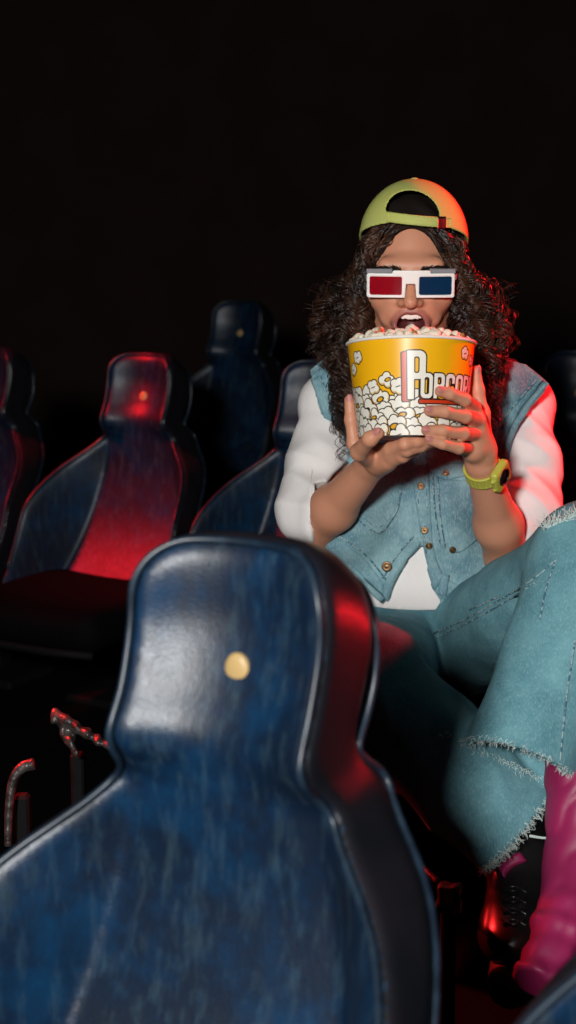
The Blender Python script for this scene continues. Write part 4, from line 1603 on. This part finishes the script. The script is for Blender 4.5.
s.add(gl_front, 0)
V, F = s.mesh(HW(0, 0, ZG) - .075, HW(0, 0, ZG) + .075, .0009)
glasses = mesh_obj('glasses', V, F, M['white_plastic'], woman); glasses['label'] = 'white 3-D glasses with one red and one blue lens'
for (x0, x1, m) in ((-.0628, -.0127, 'red_lens'), (.0127, .0628, 'blue_lens')):
    V = []; n = 10
    for k in range(2):
        for i in range(n):
            x = x0 + (x1 - x0) * i / (n - 1); z = ZG - 1.6 * x * x - .0004 - .0006 * k
            V += [HW(x, -.0208, z), HW(x, .0083, z)]
    F = []
    for i in range(n - 1):
        a = 2 * i; F.append((a, a + 2, a + 3, a + 1)); b_ = a + 2 * n; F.append((b_, b_ + 1, b_ + 3, b_ + 2))
    o = mesh_obj('lens', V, F, M[m], glasses); o['label'] = m.replace('_', ' ')
for sx in (-1, 1):
    z1 = ZG - 1.6 * .066 ** 2
    b = MB()
    c0 = HW(sx * .0478, .0155, ZG - 1.6 * .048 ** 2 - .0035)
    b.box(c0, (.040, .0075, .003), HM, .0010)
    b.build('folded_flap', M['grey_plastic'], glasses)
    b = MB()
    a_, e_ = A([sx * .0675, .006, z1 - .001]), A([sx * .0800, .002, -.020])
    dirv = unit(e_ - a_); side = unit(np.cross(dirv, [0, 1, 0])); R_ = np.stack([dirv, A([0, 1.0, 0]), side], 1)
    b.box(HW(*((a_ + e_) / 2)), (np.linalg.norm(e_ - a_), .009, .0024), HM @ R_, .0008)
    b.build('temple', M['grey_plastic'], glasses)

# ================================================================ WATCH
fd = FD_L
wc = EL_L + (WR_L - EL_L) * .925
fdn = unit(RIGHT * .62 + CAMV * .80); fdn = unit(fdn - fd * np.dot(fdn, fd)); wl = np.cross(fd, fdn)
MW = np.stack([wl, fdn, fd], 1)              # columns: across, outward, along the arm


def wloc(f): return lambda X: f((X - wc) @ MW)


s = SDF()


def band(p):
    r = np.sqrt(p[:, 0] ** 2 + p[:, 1] ** 2)
    a = np.arctan2(p[:, 0], p[:, 1])
    w_ = .0105 - .0018 * np.cos(a + math.pi) * 0
    d = np.maximum(np.abs(r - .0262) - .0021, np.abs(p[:, 2]) - w_)
    groove = .0010 * (np.cos(a * 26) > .55) * (np.abs(p[:, 2]) < .007)
    return d + groove


s.add(wloc(band), 0)
s.add(wloc(rbox((0, .0292, 0), (.0190, .0068, .0205), .006)), .004)
s.add(wloc(rbox((0, .0300, 0), (.0215, .0045, .0140), .004)), .002)
s.sub(wloc(lambda p: np.maximum(np.sqrt(p[:, 0] ** 2 + p[:, 2] ** 2) - .0135, .0345 - p[:, 1])), .001)
for (x, z) in ((-.0205, .009), (-.0205, -.009), (.0205, .009), (.0205, -.009)):
    s.add(wloc(ell((x, .029, z), (.0035, .0030, .0032))), .001)
V, F = s.mesh(wc - .048, wc + .048, .0010)
watch = mesh_obj('wristwatch', V, F, M['lime'], woman); watch['label'] = 'lime green resin wristwatch'
b = MB(); b.lathe(wc, fdn, [(.0132, .0340), (.0132, .0352), (0, .0354)], 32, fd); b.build('dial', M['glassdark'], watch, True)
b = MB(); b.lathe(wc, fdn, [(.0134, .0352), (.0134, .0366), (.0118, .0368), (.0114, .0356)], 32, fd); b.build('bezel_ring', M['black'], watch, True)
b = MB()
a0 = math.radians(115)
b.box(wc + MW @ A([math.sin(a0) * .0272, math.cos(a0) * .0272, 0]), (.006, .004, .023), MW @ np.array([[math.cos(a0), math.sin(a0), 0], [-math.sin(a0), math.cos(a0), 0], [0, 0, 1.0]]), .001)
b.build('buckle', M['black'], watch)
# ================================================================ ADDED RAIL AND STANDS THAT CARRY THE RED GLINTS
rail = empty('glint_rail', tuple(float(x) for x in A([P(420, 868, 1.92)[0], P(420, 868, 1.92)[1], 0])))  # guessed bar and end piece, added to carry the red glints
tag(rail, 'added thin rail with ragged end carrying the red glints beside the black boot', 'rail')
q = [P(352, 806, 2.04), P(376, 826, 2.0), P(412, 858, 1.93), P(440, 884, 1.88)]
v, f = tube_mesh([spline(q, 6)], [np.full(19, .0048)], 8, True)
mesh_obj('bar', v, f, M['worn_metal'], rail)
s = SDF()
c = P(449, 898, 1.868)
wq = waves(71, 330, 6)
s.add(rbox(c, (.015, .012, .019), .004), 0).add(ell(c + A([.006, 0, -.016]), (.010, .010, .012)), .004)
s.disp(lambda X: -.0035 * wq(X))
V, F = s.mesh(c - .04, c + .04, .0018)
mesh_obj('glint_end', V, F, M['worn_metal'], rail)
b = MB(); p0 = P(352, 806, 2.04); b.box((p0[0], p0[1], p0[2] / 2), (.02, .02, p0[2]), bev=.003)
p1 = c; b.box((p1[0], p1[1], p1[2] / 2 - .01), (.02, .02, p1[2] - .02), bev=.003); b.build('post', M['frame'], rail)


def standard(name, lab, top, glints, kind):  # guessed stand, added to hold metal that catches the red light
    r_ = empty(name, (float(top[0]), float(top[1]), 0.0)); tag(r_, lab, 'armrest')
    b = MB(); b.box((top[0], top[1] + .03, top[2] / 2 - .02), (.022, .022, top[2] - .04), bev=.004); b.box((top[0], top[1] + .03, .01), (.08, .14, .02), bev=.004)
    b.build('post', M['frame'], r_)
    glints(r_)
    return r_


def g1(r_):  # metal shaped as the wedge of red glint
    c = P(74, 729, 2.25)
    s = SDF(); w_ = waves(72, 260, 6)
    a, b_ = P(55, 715, 2.25), P(112, 748, 2.20)
    s.add(cone(a, b_, .010, .006), 0).add(cone(P(62, 722, 2.25), P(76, 752, 2.22), .012, .005), .006)
    s.disp(lambda X: -.0035 * w_(X))
    V, F = s.mesh(c - .09, c + .09, .0026)
    mesh_obj('glint_bracket', V, F, M['worn_metal'], r_)


def g2(r_):  # metal shaped as the curved red glint
    q = spline([P(34, 764, 2.0), P(22, 768, 2.0), P(13, 782, 2.0), P(9, 810, 2.0), P(8, 846, 2.0)], 8)
    v, f = tube_mesh([q], [np.linspace(.009, .005, len(q))], 8, True)
    mesh_obj('glint_edge', v, f, M['worn_metal'], r_)


standard('glint_stand', 'added black stand with bracket shaped as the red glint just left of the nearest chair', P(74, 735, 2.25), g1, 0)
standard('glint_stand', 'added black stand with metal edge shaped as the curved red glint at the left picture edge', P(17, 775, 2.0), g2, 1)
# ================================================================ CAMERA, LIGHT
cd = bpy.data.cameras.new('camera'); cam = bpy.data.objects.new('camera', cd); link(cam)
cam.location = CAM; cam.rotation_euler = (math.pi / 2 - PITCH, 0, 0)
cd.sensor_fit = 'VERTICAL'; cd.sensor_height = 36.0; cd.lens = FPX * 36.0 / 1024.0
cd.clip_end = 50
cd.dof.use_dof = True; cd.dof.focus_distance = 2.06; cd.dof.aperture_fstop = 4.5
scene.camera = cam


def look(o, tgt):
    o.rotation_euler = (Vector(tgt) - o.location).to_track_quat('-Z', 'Y').to_euler()


def spot(name, loc, tgt, color, power, angle, blend=.5, radius=.1):
    l = bpy.data.lights.new(name, 'SPOT'); l.energy = power; l.color = color
    l.spot_size = math.radians(angle); l.spot_blend = blend; l.shadow_soft_size = radius
    o = bpy.data.objects.new(name, l); o.location = loc; link(o); look(o, tgt); return o


def area(name, loc, tgt, color, power, size, spread=180):
    l = bpy.data.lights.new(name, 'AREA'); l.energy = power; l.color = color
    l.shape = 'DISK'; l.size = size; l.spread = math.radians(spread)
    o = bpy.data.objects.new(name, l); o.location = loc; link(o); look(o, tgt); return o


area('screen_light', (-.41, -.42, 1.50), (.15, 2.2, .92), (1.0, .985, .95), 66, .24)
spot('red_side_light', (2.1, 3.05, 2.0), (.38, 2.3, 1.22), (1, .010, .016), 480, 31, .8, .12)
spot('red_chair_light', (1.6, 2.2, .72), (.06, 1.27, .84), (1, .012, .02), 48, 10, 1.0, .05)
spot('red_row_light', (-1.9, 3.35, 2.25), (-.42, 3.62, .66), (1, .012, .018), 430, 29, .85, .10)
spot('red_left_light', (-1.7, 3.0, 1.9), (-.34, 2.15, .42), (1, .02, .02), 700, 22, .7, .06)
spot('red_low_light', (-.45, 2.62, .50), (.24, 1.90, .36), (1, .02, .02), 7, 34, .7, .05)

w = bpy.data.worlds.new('World'); scene.world = w; w.use_nodes = True
w.node_tree.nodes['Background'].inputs[0].default_value = (.10, .04, .05, 1)
w.node_tree.nodes['Background'].inputs[1].default_value = .0
scene.view_settings.view_transform = 'Standard'; scene.view_settings.look = 'None'
scene.view_settings.gamma = 1.0; scene.view_settings.use_curve_mapping = False
scene.view_settings.exposure = 0.0
